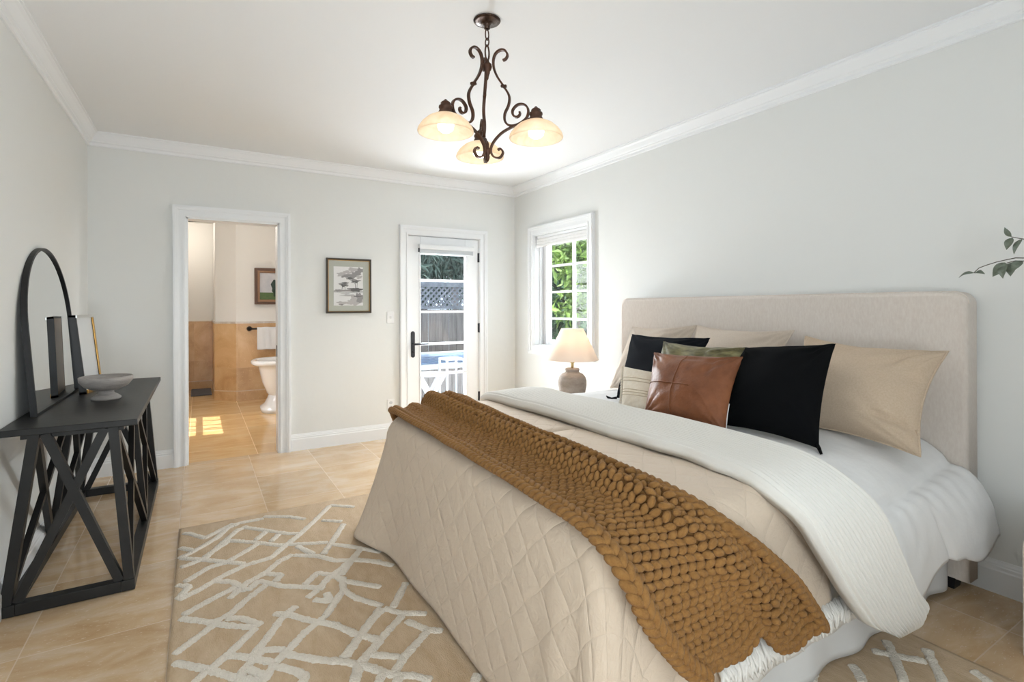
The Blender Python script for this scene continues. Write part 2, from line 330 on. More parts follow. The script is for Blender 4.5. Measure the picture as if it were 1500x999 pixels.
class MB:
    """Collects shapes into one mesh."""
    def __init__(self): self.V = []; self.F = []; self.mi = []; self.cur = 0
    def add(self, V, F):
        n = len(self.V); self.V += [tuple(v) for v in V]; self.F += [tuple(i + n for i in f) for f in F]; self.mi += [self.cur] * len(F)
        return self
    def box(self, a, b):
        (x0, y0, z0), (x1, y1, z1) = a, b
        V = [(x, y, z) for z in (z0, z1) for y in (y0, y1) for x in (x0, x1)]
        return self.add(V, [(0, 2, 3, 1), (4, 5, 7, 6), (0, 1, 5, 4), (2, 6, 7, 3), (0, 4, 6, 2), (1, 3, 7, 5)])
    def hexa(self, V):                       # 8 points ordered like box
        return self.add(V, [(0, 2, 3, 1), (4, 5, 7, 6), (0, 1, 5, 4), (2, 6, 7, 3), (0, 4, 6, 2), (1, 3, 7, 5)])
    def bar(self, p, q, w, d, side=(0, 1, 0)):
        """Square bar p-q; w across, d along SIDE."""
        p, q = Vector(p), Vector(q); ax = (q - p).normalized(); s = Vector(side); s = (s - ax * s.dot(ax)).normalized(); t = ax.cross(s)
        V = [e + t * (w / 2 * i) + s * (d / 2 * j) for e in (p, q) for j in (-1, 1) for i in (-1, 1)]
        return self.hexa(V)
    def tube(self, pts, r, n=8, closed=False):
        P = [Vector(p) for p in pts]; m = len(P)
        R = r if isinstance(r, (list, tuple)) else [r] * m
        ref = None; base = len(self.V); V = []
        for i in range(m):
            a = P[(i - 1) % m] if (closed or i > 0) else P[i]; b = P[(i + 1) % m] if (closed or i < m - 1) else P[i]
            t = (b - a).normalized()
            if ref is None:
                ref = Vector((0, 0, 1)) if abs(t.z) < 0.9 else Vector((1, 0, 0))
            ref = (ref - t * ref.dot(t)).normalized(); c = t.cross(ref)
            for k in range(n):
                an = 2 * PI * k / n; V.append(P[i] + (ref * math.cos(an) + c * math.sin(an)) * R[i])
        F = []
        for i in range(m if closed else m - 1):
            j = (i + 1) % m
            for k in range(n): F.append((i * n + k, i * n + (k + 1) % n, j * n + (k + 1) % n, j * n + k))
        if not closed: F += [tuple(range(n - 1, -1, -1)), tuple((m - 1) * n + k for k in range(n))]
        return self.add(V, F)
    def strip(self, pts, w, d, side):
        """Flat forged strip along pts: width w along SIDE, thickness d in the plane."""
        P = [Vector(p) for p in pts]; s = Vector(side).normalized(); V = []; m = len(P)
        for i in range(m):
            t = (P[min(i + 1, m - 1)] - P[max(i - 1, 0)]).normalized(); n = t.cross(s).normalized()
            for a, b in ((-1, -1), (1, -1), (1, 1), (-1, 1)): V.append(P[i] + s * (w / 2 * a) + n * (d / 2 * b))
        F = []
        for i in range(m - 1):
            for k in range(4): F.append((i * 4 + k, i * 4 + (k + 1) % 4, i * 4 + 4 + (k + 1) % 4, i * 4 + 4 + k))
        F += [(3, 2, 1, 0), tuple((m - 1) * 4 + k for k in range(4))]
        return self.add(V, F)
    def lathe(self, prof, c=(0, 0, 0), n=32, cap=True, sx=1, sy=1):
        V = []
        for r, z in prof:
            for k in range(n): V.append((c[0] + sx * r * math.cos(2 * PI * k / n), c[1] + sy * r * math.sin(2 * PI * k / n), c[2] + z))
        F = []; m = len(prof)
        for i in range(m - 1):
            for k in range(n): F.append((i * n + k, i * n + (k + 1) % n, (i + 1) * n + (k + 1) % n, (i + 1) * n + k))
        if cap: F += [tuple(range(n - 1, -1, -1)), tuple((m - 1) * n + k for k in range(n))]
        return self.add(V, F)
    def prism(self, poly, axis, a, b):
        """Polygon (2-D points) swept along axis from a to b."""
        def p3(p, t): return {'x': (t, p[0], p[1]), 'y': (p[0], t, p[1]), 'z': (p[0], p[1], t)}[axis]
        n = len(poly); V = [p3(p, a) for p in poly] + [p3(p, b) for p in poly]
        F = [tuple(range(n - 1, -1, -1)), tuple(range(n, 2 * n))] + [(i, (i + 1) % n, n + (i + 1) % n, n + i) for i in range(n)]
        return self.add(V, F)
    def build(self, name, m, parent=None, smooth=False, bevel=0.0, loc=None):
        return obj(name, self.V, self.F, m, parent, smooth, None, self.mi, bevel, loc)

def catmull(pts, n):
    """n points evenly spaced along a smooth curve through pts."""
    P = np.asarray(pts, float); d = []
    for i in range(len(P) - 1):
        p0, p1, p2, p3 = P[max(i - 1, 0)], P[i], P[i + 1], P[min(i + 2, len(P) - 1)]
        for t in np.linspace(0, 1, 24, endpoint=False):
            d.append(0.5 * ((2 * p1) + (p2 - p0) * t + (2 * p0 - 5 * p1 + 4 * p2 - p3) * t * t + (3 * p1 - p0 - 3 * p2 + p3) * t ** 3))
    d.append(P[-1]); d = np.array(d)
    s = np.concatenate([[0], np.cumsum(np.linalg.norm(np.diff(d, axis=0), axis=1))])
    q = np.linspace(0, s[-1], n)
    return np.stack([np.interp(q, s, d[:, k]) for k in range(d.shape[1])], 1)

def grid_faces(a, b, off=0):
    return [(off + i * b + j, off + i * b + j + 1, off + (i + 1) * b + j + 1, off + (i + 1) * b + j) for i in range(a - 1) for j in range(b - 1)]

def grid_normals(G):
    ds = np.gradient(G, axis=0); dt = np.gradient(G, axis=1)
    n = np.cross(ds, dt); n /= np.maximum(np.linalg.norm(n, axis=2, keepdims=True), 1e-9)
    return n

def shell(G, thick, nrm=None):
    """Closed cloth of thickness THICK under the grid G (the grid is the outer face)."""
    a, b = G.shape[:2]; n = grid_normals(G) if nrm is None else nrm
    H = G - n * thick
    V = np.concatenate([G.reshape(-1, 3), H.reshape(-1, 3)]); F = grid_faces(a, b) + [f[::-1] for f in grid_faces(a, b, a * b)]
    o = a * b; rim = [(i, 0) for i in range(a)] + [(a - 1, j) for j in range(1, b)] + [(i, b - 1) for i in range(a - 2, -1, -1)] + [(0, j) for j in range(b - 2, 0, -1)]
    ids = [i * b + j for i, j in rim]
    for k in range(len(ids)):
        p, q = ids[k], ids[(k + 1) % len(ids)]; F.append((p, o + p, o + q, q))
    return V, F

def nz(x, y, z=0.0, s=1.0): return noise.noise(Vector((x * s, y * s, z * s)))

# ================================================================== ROOM SHELL
def struct(o): o['kind'] = 'structure'; return o
WT = 0.13
struct(MB().box((XL - .14, YN - .14, -.12), (XR + .16, YB + .065, 0)).build('floor', 'floor'))
struct(MB().box((XL - .14, YN - .14, ZC), (XR + .16, YB + WT, ZC + .12)).build('ceiling', 'ceil'))

def wall_with_holes(axis, p0, p1, u0, u1, z0, z1, holes):
    """Wall slab between p0..p1 on AXIS ('x' or 'y'), spanning u0..u1, with rectangular holes (u0,u1,z0,z1)."""
    mb = MB(); us = sorted({u0, u1, *[h[0] for h in holes], *[h[1] for h in holes]})
    for a, b in zip(us[:-1], us[1:]):
        hs = sorted([h for h in holes if h[0] <= a + 1e-6 and h[1] >= b - 1e-6], key=lambda h: h[2]); z = z0
        for h in hs + [(0, 0, z1, z1)]:
            if h[2] > z + 1e-6:
                if axis == 'y': mb.box((a, p0, z), (b, p1, h[2]))
                else: mb.box((p0, a, z), (p1, b, h[2]))
            z = max(z, h[3])
    return mb
DW = (-0.090, 0.612, 0.0, 2.015)          # doorway to the bathroom
FD = (1.782, 2.582, 0.0, 1.998)           # glazed garden door
WN = (3.700, 4.580, 0.870, 2.020)         # side window (along y)
RW = (-0.62, 0.52, 0.40, 2.40)            # unseen window opening added behind the camera for fill light
struct(wall_with_holes('y', YB, YB + WT, XL - .14, XR + .16, 0, ZC, [DW, FD]).build('wall_back', 'wall'))
struct(wall_with_holes('x', XR, XR + .16, YN - .14, YB, 0, ZC, [WN]).build('wall_right', 'wall'))
struct(MB().box((XL - .14, YN - .14, 0), (XL, YB, ZC)).build('wall_left', 'wall'))
struct(wall_with_holes('y', YN - .14, YN, XL, XR, 0, ZC, [RW]).build('wall_front', 'wall'))

# crown moulding and skirting
CR = [(0, 0), (.0685, 0), (.0685, -.010), (.060, -.013), (.060, -.018), (.050, -.030), (.034, -.056), (.026, -.066), (.026, -.072), (.014, -.080), (.014, -.098), (.009, -.102), (0, -.102)]
BB = [(0, 0), (.016, 0), (.016, .100), (.0125, .106), (.0125, .118), (.009, .123), (.009, .128), (.006, .136), (.004, .145), (0, .145)]
def run(profile, side, a, b, z=0.0):
    mb = MB()
    if side == 'back': mb.prism([(YB - d, z + h) for d, h in profile], 'x', a, b)
    if side == 'front': mb.prism([(YN + d, z + h) for d, h in profile], 'x', a, b)
    if side == 'left': mb.prism([(XL + d, z + h) for d, h in profile], 'y', a, b)
    if side == 'right': mb.prism([(XR - d, z + h) for d, h in profile], 'y', a, b)
    return mb
for i, (s, a, b) in enumerate([('back', XL, XR), ('left', YN, YB), ('right', YN, YB), ('front', XL, XR)]):
    struct(run(CR, s, a, b, ZC).build('trim_%d' % (i + 1), 'trim'))
mb = MB()
for a, b in ((XL, -.172), (.700, 1.712), (2.688, XR)): mb.prism([(YB - d, h) for d, h in BB], 'x', a, b)
struct(mb.build('baseboard_back', 'trim'))
struct(run(BB, 'left', YN, YB).build('baseboard_left', 'trim'))
struct(run(BB, 'right', YN, YB).build('baseboard_right', 'trim'))
struct(run(BB, 'front', XL, XR).build('baseboard_front', 'trim'))

# casings: stepped mouldings round the openings
STEP = [(0.000, 0.006, 0.012), (0.006, 0.020, 0.020), (0.020, 0.050, 0.014), (0.050, 0.056, 0.019), (0.056, 0.070, 0.026), (0.070, 0.086, 0.031), (0.086, 0.092, 0.024)]
def casing(wall, u0, u1, z0, z1, bottom=False):
    mb = MB()
    for a, b, d in STEP:                     # distance from the opening, and how proud
        zl = z0 - (b if bottom else 0)
        for (ua, ub, za, zb) in ((u0 - b, u0 - a, zl, z1 + b), (u1 + a, u1 + b, zl, z1 + b), (u0 - a, u1 + a, z1 + a, z1 + b)) + (((u0 - a, u1 + a, z0 - b, z0 - a),) if bottom else ()):
            if wall == 'back': mb.box((ua, YB - d, za), (ub, YB, zb))
            else: mb.box((XR - d, ua, za), (XR, ub, zb))
    return mb
struct(casing('back', DW[0] + .006, DW[1] - .006, 0, DW[3] - .006).build('trim_5', 'trim'))
struct(casing('back', FD[0] + .004, FD[1] - .004, 0, FD[3] - .004).build('trim_6', 'trim'))
struct(casing('right', WN[0], WN[1], WN[2], WN[3], True).build('trim_7', 'trim'))
# doorway lining with its latch plate
mb = MB()
mb.box((DW[0], YB - .004, 0), (DW[0] + .018, YB + WT + .01, DW[3])); mb.box((DW[1] - .018, YB - .004, 0), (DW[1], YB + WT + .01, DW[3]))
mb.box((DW[0], YB - .004, DW[3] - .018), (DW[1], YB + WT + .01, DW[3]))
jm = struct(mb.build('trim_8', 'trim'))
MB().box((DW[1] - .021, YB + .035, .84), (DW[1] - .0175, YB + .075, .94)).build('strike_plate', 'hinge', jm)

# ------------------------------------------------------------------ side window
win = struct(thing('window_1', None, None, (XR + .10, 4.14, WN[2])))
mb = MB()                                    # deep white reveal
mb.box((XR - .002, WN[0] - .001, WN[2] - .012), (XR + .165, WN[1] + .001, WN[2] + .006)); mb.box((XR - .002, WN[1] - .008, WN[2]), (XR + .165, WN[1] + .002, WN[3]))
mb.box((XR - .002, WN[0] - .002, WN[2]), (XR + .165, WN[0] + .008, WN[3])); mb.box((XR - .002, WN[0], WN[3] - .008), (XR + .165, WN[1], WN[3] + .002))
for y in (WN[1] - .024, WN[0] + .008): mb.box((XR + .055, y, WN[2]), (XR + .075, y + .016, WN[3]))
mb.build('reveal', 'trim', win)
gy0, gy1, gz0, gz1 = 3.745, 4.470, 0.93, 1.985
mb = MB(); xs0, xs1 = XR + .100, XR + .145
mb.box((xs0, WN[0] + .008, WN[2]), (xs1, gy0, WN[3])); mb.box((xs0, gy1, WN[2]), (xs1, WN[1] - .008, WN[3]))
mb.box((xs0, gy0, WN[2]), (xs1, gy1, gz0)); mb.box((xs0, gy0, gz1), (xs1, gy1, WN[3]))
mb.box((xs0 - .012, gy1 + .004, WN[2]), (xs0, gy1 + .03, WN[3])); mb.box((xs0 - .012, gy0 - .03, WN[2]), (xs0, gy0 - .004, WN[3]))
sash = mb.build('sash', 'trim', win, bevel=.003)
mb = MB(); mb.box((xs0 + .006, 4.052, gz0), (xs1 - .006, 4.074, gz1))
for z in (1.693, 1.424, 1.150): mb.box((xs0 + .006, gy0, z - .011), (xs1 - .006, gy1, z + .011))
mb.build('muntin', 'trim', win, bevel=.003)
MB().box((xs0 + .020, gy0 - .004, gz0 - .004), (xs0 + .026, gy1 + .004, gz1 + .004)).build('pane', 'pane', win)
# folded shade at the window head
sh = thing('roman_shade', 'white folded fabric shade drawn up at the top of the side window', 'window shade', (XR + .05, 4.14, 1.90))
mb = MB(); mb.box((XR + .020, WN[0] + .012, 1.985), (XR + .075, WN[1] - .026, 2.010)); mb.build('headrail', 'trim', sh, bevel=.003)
for k in range(3):
    mb = MB(); z = 1.985 - .028 * k; x = XR + .014 - .004 * k
    prof = [(x + .06, z), (x + .012, z), (x, z - .012), (x - .002, z - .030), (x + .006, z - .040), (x + .02, z - .036), (x + .06, z - .02)]
    mb.prism(prof, 'y', WN[0] + .012, WN[1] - .026); mb.build('fold', 'white', sh)

# ------------------------------------------------------------------ glazed garden door
fd = struct(thing('door_1', None, None, (2.18, YB + .03, 0)))
yd0, yd1 = YB + .012, YB + .057
gx0, gx1, ggz0, ggz1 = 1.917, 2.425, 0.262, 1.812
mb = MB(); mb.box((FD[0] + .006, yd0, .012), (gx0, yd1, FD[3] - .010)); mb.box((gx1, yd0, .012), (FD[1] - .006, yd1, FD[3] - .010))
mb.box((gx0, yd0, .012), (gx1, yd1, ggz0)); mb.box((gx0, yd0, ggz1), (gx1, yd1, FD[3] - .010))
mb.build('door_leaf', 'trim', fd, bevel=.003)
mb = MB()
for z in (1.547, 1.225, 0.898, 0.588): mb.box((gx0, yd0 + .004, z - .011), (gx1, yd1 - .004, z + .011))
for a, b in (((gx0 - .012, ggz0), (gx0 + .004, ggz1)), ((gx1 - .004, ggz0), (gx1 + .012, ggz1)), ((gx0, ggz0 - .012), (gx1, ggz0 + .004)), ((gx0, ggz1 - .004), (gx1, ggz1 + .012))):
    mb.box((a[0], yd0 - .006, a[1]), (b[0], yd0 + .002, b[1]))
mb.build('muntin', 'trim', fd, bevel=.002)
MB().box((gx0 - .004, yd0 + .018, ggz0 - .004), (gx1 + .004, yd0 + .024, ggz1 + .004)).build('pane', 'doorpane', fd)
mb = MB(); mb.box((FD[0] + .002, YB - .002, 0), (FD[0] + .006, YB + WT, FD[3])); mb.box((FD[1] - .006, YB - .002, 0), (FD[1] - .002, YB + WT, FD[3])); mb.box((FD[0], YB - .002, FD[3] - .006), (FD[1], YB + WT, FD[3] - .002))
mb.box((FD[0], yd1 + .002, 0), (FD[0] + .03, yd1 + .03, FD[3])); mb.box((FD[1] - .03, yd1 + .002, 0), (FD[1], yd1 + .03, FD[3])); mb.box((FD[0], yd1 + .002, FD[3] - .035), (FD[1], yd1 + .03, FD[3]))
mb.build('jamb', 'trim', fd)
MB().box((FD[0] + .006, YB - .02, 0), (FD[1] - .006, YB + WT, .012)).build('threshold', 'hinge', fd)
for z in (1.80, 1.05, .32):
    mb = MB(); mb.tube([(FD[1] - .006, YB - .006, z - .05), (FD[1] - .006, YB - .006, z + .05)], .0065, 10); mb.box((FD[1] - .016, YB + .004, z - .048), (FD[1] - .006, YB + .013, z + .048)); mb.build('hinge', 'hinge', fd)
mb = MB(); poly = []
for k in range(24):
    a = 2 * PI * k / 24; poly.append((1.836 + .021 * math.cos(a), (1.012 if math.sin(a) >= 0 else .79) + .021 * math.sin(a)))
mb.prism(poly, 'y', YB + .003, YB + .012)
hd = mb.build('handle_plate', 'hinge', fd, bevel=.002)
mb = MB(); mb.tube([(1.836, YB + .006, .905), (1.836, YB - .045, .905), (1.846, YB - .055, .905), (1.90, YB - .056, .905), (1.975, YB - .050, .903)], [.010, .010, .010, .009, .008], 10)
mb.tube([(1.836, YB + .004, .83), (1.836, YB - .008, .83)], .012, 12); mb.build('lever', 'hinge', hd, smooth=True)
rs = thing('roller_shade', 'white cassette roller shade fixed across the top of the glass door', 'window shade', (2.2, YB, 1.83))
mb = MB(); mb.prism([(YB - .045, 1.905), (YB + .012, 1.905), (YB + .012, 1.858), (YB - .05, 1.858), (YB - .05, 1.895)], 'x', 1.893, 2.498); mb.build('cassette', 'trim', rs, bevel=.004)
mb = MB(); mb.box((1.90, YB - .030, 1.822), (2.492, YB - .022, 1.860)); mb.box((1.90, YB - .034, 1.815), (2.492, YB - .018, 1.824)); mb.build('fabric', 'shadefab', rs)
MB().box((1.886, YB - .04, 1.825), (1.893, YB - .01, 1.865)).build('end_bracket', 'hinge', rs)

# sash and pane of the added window behind the camera
rw = struct(thing('fill_window', None, None, (-.05, YN - .07, RW[2])))
mb = MB()
for a, b in (((RW[0], RW[2]), (RW[0] + .05, RW[3])), ((RW[1] - .05, RW[2]), (RW[1], RW[3])), ((RW[0], RW[2]), (RW[1], RW[2] + .05)), ((RW[0], RW[3] - .05), (RW[1], RW[3])), ((-.08, RW[2]), (-.02, RW[3]))):
    mb.box((a[0], YN - .09, a[1]), (b[0], YN - .04, b[1]))
mb.build('sash', 'trim', rw); MB().box((RW[0] + .03, YN - .068, RW[2] + .03), (RW[1] - .03, YN - .062, RW[3] - .03)).build('pane', 'pane', rw)

# switch and socket on the back wall
sw = thing('light_switch', 'white light switch plate on the back wall beside the glass door', 'light switch', (1.604, YB, 1.17))
MB().box((1.569, YB - .006, 1.117), (1.639, YB, 1.231)).build('cover_plate', 'plate', sw, bevel=.003)
MB().hexa([(1.596, YB - .006, 1.160), (1.612, YB - .006, 1.160), (1.596, YB - .003, 1.160), (1.612, YB - .003, 1.160), (1.596, YB - .013, 1.186), (1.612, YB - .013, 1.186), (1.596, YB - .003, 1.186), (1.612, YB - .003, 1.186)]).build('toggle', 'plate', sw)
so = thing('wall_outlet', 'white power outlet low on the back wall behind the bed corner', 'outlet', (1.604, YB, .32))
MB().box((1.569, YB - .006, .264), (1.639, YB, .378)).build('cover_plate', 'plate', so, bevel=.003)
for z in (.300, .343):
    MB().prism([(1.604 + .016 * math.cos(2 * PI * k / 16), z + .015 * math.sin(2 * PI * k / 16)) for k in range(16)], 'y', YB - .009, YB - .005).build('socket', 'shadefab', so)

# ================================================================== BATHROOM
bx0, bx1, by0, by1, bz = -0.75, 1.76, YB + WT, 9.52, 2.60
struct(MB().box((bx0 - .1, YB + .065, -.12), (bx1 + .1, by1 + .1, 0)).build('floor', 'bfloor'))
struct(MB().box((bx0 - .1, by0, bz), (bx1 + .1, by1 + .1, bz + .1)).build('ceiling', 'bathwall'))
BW = (6.15, 7.20, 0.66, 1.30)
struct(wall_with_holes('x', bx0 - .1, bx0, by0, by1, 0, bz, [BW]).build('wall_left', 'bathwall'))
struct(MB().box((bx1, by0, -.15), (bx1 + .1, by1 + .1, bz + .1)).build('wall_right', 'bathwall'))
struct(MB().box((bx0, by1, 0), (bx1, by1 + .1, bz)).build('wall_back', 'bathwall'))
PIL = [(.200, by1), (.200, 8.305), (.442, 8.075), (bx1, 8.03), (bx1, by1)]
struct(MB().prism(PIL, 'z', 0, bz).build('wall_inner', 'bathwall'))
def off(d): return [(.200 - d, by1), (.200 - d, 8.305 - d * .35), (.442 - d * .25, 8.075 - d), (bx1, 8.03 - d), (bx1, by1)]
wz = 1.058
wn = struct(MB().prism(off(.012), 'z', 0, wz).build('trim_9', 'wains'))
MB().prism(off(.022), 'z', .125, .140).build('base_cap', 'stonecap', wn); MB().prism(off(.018), 'z', 0, .125).build('base', 'wains', wn)
MB().prism(off(.020), 'z', wz, wz + .028).build('stone_cap', 'stonegrey', wn)
wb = struct(MB().box((bx0, by1 - .012, 0), (.19, by1, wz)).build('trim_10', 'wains'))
MB().box((bx0, by1 - .022, .125), (.18, by1, .140)).build('base_cap', 'stonecap', wb); MB().box((bx0, by1 - .018, 0), (.182, by1, .125)).build('base', 'wains', wb)
MB().box((bx0, by1 - .018, wz), (.182, by1, wz + .015)).build('stone_cap', 'stonecap', wb)
bw = struct(thing('window_3', None, None, (bx0 - .05, 6.67, BW[2])))
mb = MB()
for y in (6.15, 6.42, 6.49, 6.66, 6.92, 7.17): mb.box((bx0 - .07, y, BW[2]), (bx0 - .03, y + .03, BW[3]))
for z in (BW[2], .97, BW[3] - .03): mb.box((bx0 - .07, BW[0], z), (bx0 - .03, BW[1], z + .03))
mb.build('sash', 'trim', bw)

tub = thing('bathtub', 'white freestanding pedestal bathtub with rolled rim seen through the doorway', 'bathtub', (1.12, 7.12, 0))
def tubring(sx, sy, z, cx=1.12, n=48):
    out = []
    for k in range(n):
        a = 2 * PI * k / n; c, s = math.cos(a), math.sin(a); e = 2 / 3.0
        out.append((cx + sx * math.copysign(abs(c) ** e, c), 7.12 + sy * math.copysign(abs(s) ** e, s), z))
    return out
def rings(mb, R, cap0=True, cap1=True):
    n = len(R[0]); V = [p for r in R for p in r]; F = []
    for i in range(len(R) - 1):
        for k in range(n): F.append((i * n + k, i * n + (k + 1) % n, (i + 1) * n + (k + 1) % n, (i + 1) * n + k))
    if cap0: F.append(tuple(range(n)))
    if cap1: F.append(tuple((len(R) - 1) * n + k for k in range(n)))
    return mb.add(V, F)
rings(MB(), [tubring(*t) for t in ((.32, .20, .17), (.40, .245, .22), (.45, .285, .36), (.485, .31, .52), (.50, .325, .565), (.555, .36, .575), (.575, .378, .595), (.570, .374, .622), (.54, .35, .635), (.50, .32, .628), (.475, .30, .60), (.45, .28, .46), (.40, .235, .28), (.30, .15, .235))]).build('shell', 'porcelain', tub, smooth=True)
mb = MB(); rings(mb, [tubring(.47, .33, 0), tubring(.47, .33, .05), tubring(.42, .29, .085), tubring(.385, .25, .16), tubring(.37, .235, .20), tubring(.33, .2, .23)])
mb.build('pedestal', 'porcelain', tub, smooth=True)

br = thing('towel_bar', 'black towel bar on the stone wainscot above the bathtub', 'towel bar', (.9, 8.0, .98))
mb = MB(); mb.tube([(.60, 7.965, .985), (1.30, 7.93, .985)], .010, 10); mb.build('rail', 'blackmetal', br, smooth=True)
for x, y in ((.60, 8.055), (1.30, 8.035)):
    mb = MB(); mb.tube([(x, y - .005, .985), (x, y - .02, .985), (x, y - .06, .985), (x, y - .095, .985)], [.034, .030, .016, .022], 14); mb.build('post', 'blackmetal', br, smooth=True)
G = []
for i in range(60):
    q = i / 59 * 1.0
    row = []
    for j in range(24):
        t = j / 23; x = .69 + .34 * t + .006 * math.sin(9 * t)
        z = 1.0 - .30 * abs(q - .5) / .5 if abs(q - .5) > .04 else 1.0
        yy = 7.962 - (x - .6) * .05 + (-.014 if q < .5 else .012) * min(1, abs(q - .5) / .06) + .004 * math.sin(24 * t + 3 * q)
        row.append((x, yy, z - .002 * math.sin(14 * t)))
    G.append(row)
V, F = shell(np.array(G), .008)
tag(obj('towel', V, F, 'towel', smooth=True, loc=(.86, 7.95, .7)), 'white towel folded over the black bar behind the bathtub', 'towel')

pt = thing('framed_painting', 'painting of a green field and dark tree in a walnut frame above the bathtub', 'painting', (1.0, 8.04, 1.32))
px0, px1, pz0, pz1, py = .665, 1.33, 1.322, 1.826, 8.035
def frame_boxes(mb, x0, x1, z0, z1, wd, ya, yb):
    mb.box((x0, ya, z0), (x0 + wd, yb, z1)); mb.box((x1 - wd, ya, z0), (x1, yb, z1)); mb.box((x0 + wd, ya, z0), (x1 - wd, yb, z0 + wd)); mb.box((x0 + wd, ya, z1 - wd), (x1 - wd, yb, z1)); return mb
frame_boxes(MB(), px0, px1, pz0, pz1, .036, py - .035, py + .02).build('frame', 'walnut', pt, bevel=.004)
frame_boxes(MB(), px0 + .036, px1 - .036, pz0 + .036, pz1 - .036, .030, py - .030, py + .02).build('gilt_liner', mat('bronze_liner', (0.27, 0.14, 0.07), 0.4), pt, bevel=.003)
MB().box((px0 + .066, py - .012, pz0 + .15), (px1 - .066, py, pz1 - .066)).build('canvas', 'psky', pt)
MB().box((px0 + .066, py - .013, pz0 + .066), (px1 - .066, py, pz0 + .165)).build('canvas', 'pgreen', pt)
mb = MB(); poly = []
for k in range(20):
    a = 2 * PI * k / 20; poly.append((.915 + (.038 + .01 * math.sin(5 * a)) * math.cos(a), 1.575 + .095 * math.sin(a)))
mb.prism(poly, 'y', py - .016, py - .012); mb.box((.905, py - .016, 1.43), (.925, py - .012, 1.52)); mb.build('painted_tree', 'pdark', pt)

bm_ = thing('bath_mat', 'dark grey bath mat on the stone floor of the recess beyond the doorway', 'bath mat', (.05, 9.15, 0))
MB().box((-.10, 8.80, .0), (.165, 9.46, .022)).build('mat_pad', 'bathmat', bm_, bevel=.008)
cr = MB(); pts = [(-.74 + .93 * t, 8.75 - .38 * math.sin(PI * min(1, t * .5 + .0)), 2.47) for t in np.linspace(0, 1, 16)]
cr.tube(pts, .013, 8); tag(cr.build('curtain_rod', 'blackmetal', smooth=True, loc=(-.3, 8.5, 2.47)), 'dark curved curtain rod high in the shower recess beyond the doorway', 'curtain rod')
lamp('bath_fill', 'POINT', (.3, 6.6, bz - .25), 15, (1.0, .92, .80), size=.14)  # added warm fill for the bathroom, no fixture around it
lamp('recess_fill', 'POINT', (-.25, 8.9, bz - .2), 6.5, (1.0, .92, .80), size=.08)  # unseen point light in the recess, no fixture modelled

# ================================================================== GARDEN
struct(MB().box((bx1 + .1, YB + WT, -.30), (16, 16, -.15)).build('ground', 'patio'))
struct(MB().box((XR + .16, YN, -.30), (16, YB + WT, -.15)).build('ground', 'patio'))
fn = thing('garden_fence', 'weathered grey board fence with a lattice top behind the hot tub', 'fence', (6, 10, -.15))
mb = MB(); x = 1.9; r2 = random.Random(3)
while x < 11: 
    wd = .135 + r2.random() * .02; mb.box((x, 10.0 + r2.random() * .012, -.15), (x + wd, 10.025, 1.235 - r2.random() * .015)); x += wd + .008
mb.build('board', 'fence', fn)
mb = MB()
for k in range(84):
    x0 = 1.6 + k * .118
    for dx, yy in ((.44, 10.0), (-.44, 10.016)): mb.bar((x0, yy, 1.27), (x0 + dx, yy, 1.71), .038, .010)
mb.build('lattice', 'lattice', fn)
mb = MB(); mb.box((1.9, 9.97, 1.235), (11, 10.03, 1.285)); mb.box((1.9, 9.96, 1.69), (11, 10.05, 1.74)); mb.box((1.9, 9.97, 1.74), (11, 10.04, 1.79)); mb.build('rail', 'lattice', fn)
for k in range(5): MB().box((2.6 + k * 2.0, 10.02, -.15), (2.7 + k * 2.0, 10.11, 1.78)).build('post', 'fence', fn)

ht = thing('hot_tub', 'hot tub with grey slatted cabinet and blue water seen through the glass door', 'hot tub', (3.75, 8.4, -.15))
mb = MB(); x = 2.65
while x < 4.84: mb.box((x, 7.30, -.15), (x + .088, 7.34, .34)); x += .095
y = 7.35
while y < 9.4: mb.box((2.62, y, -.15), (2.66, y + .088, .34)); mb.box((4.84, y, -.15), (4.88, y + .088, .34)); y += .095
mb.box((2.66, 7.34, -.15), (4.84, 9.46, .25)); mb.build('cabinet', 'spa', ht)
mb = MB(); mb.box((2.58, 7.26, .34), (4.92, 7.44, .41)); mb.box((2.58, 9.32, .34), (4.92, 9.5, .41)); mb.box((2.58, 7.44, .34), (2.76, 9.32, .41)); mb.box((4.74, 7.44, .34), (4.92, 9.32, .41)); mb.build('rim', 'artblue', ht, bevel=.02)
MB().box((2.76, 7.44, .30), (4.74, 9.32, .375)).build('water', 'water', ht)
st = thing('patio_stand', 'square white metal stand with open top frame outside the glass door', 'patio stand', (2.97, 6.55, -.15))
for sx in (0, 1):
    for sy in (0, 1): MB().bar((2.84 + .25 * sx, 6.42 + .25 * sy, -.15), (2.84 + .25 * sx, 6.42 + .25 * sy, .58), .026, .026).build('leg', 'wmetal', st)
mb = MB()
for z in (.57, .49):
    for a, b in (((2.84, 6.42), (3.09, 6.42)), ((2.84, 6.67), (3.09, 6.67)), ((2.84, 6.42), (2.84, 6.67)), ((3.09, 6.42), (3.09, 6.67))): mb.bar((*a, z), (*b, z), .024, .024, (0, 0, 1))
mb.build('top_frame', 'wmetal', st)
tb = thing('patio_table', 'round white folding table with crossed legs outside the glass door', 'patio table', (2.56, 6.32, -.15))
MB().lathe([(.15, .395), (.205, .40), (.21, .412), (.205, .424), (.15, .428)], (2.56, 6.32, 0), 36).build('tabletop', 'wmetal', tb, smooth=False)
for s in (-1, 1):
    for yy in (6.25, 6.39): MB().bar((2.56 - .17 * s, yy, -.15), (2.56 + .17 * s, yy + .015 * s, .40), .05, .022).build('leg', 'wmetal', tb)

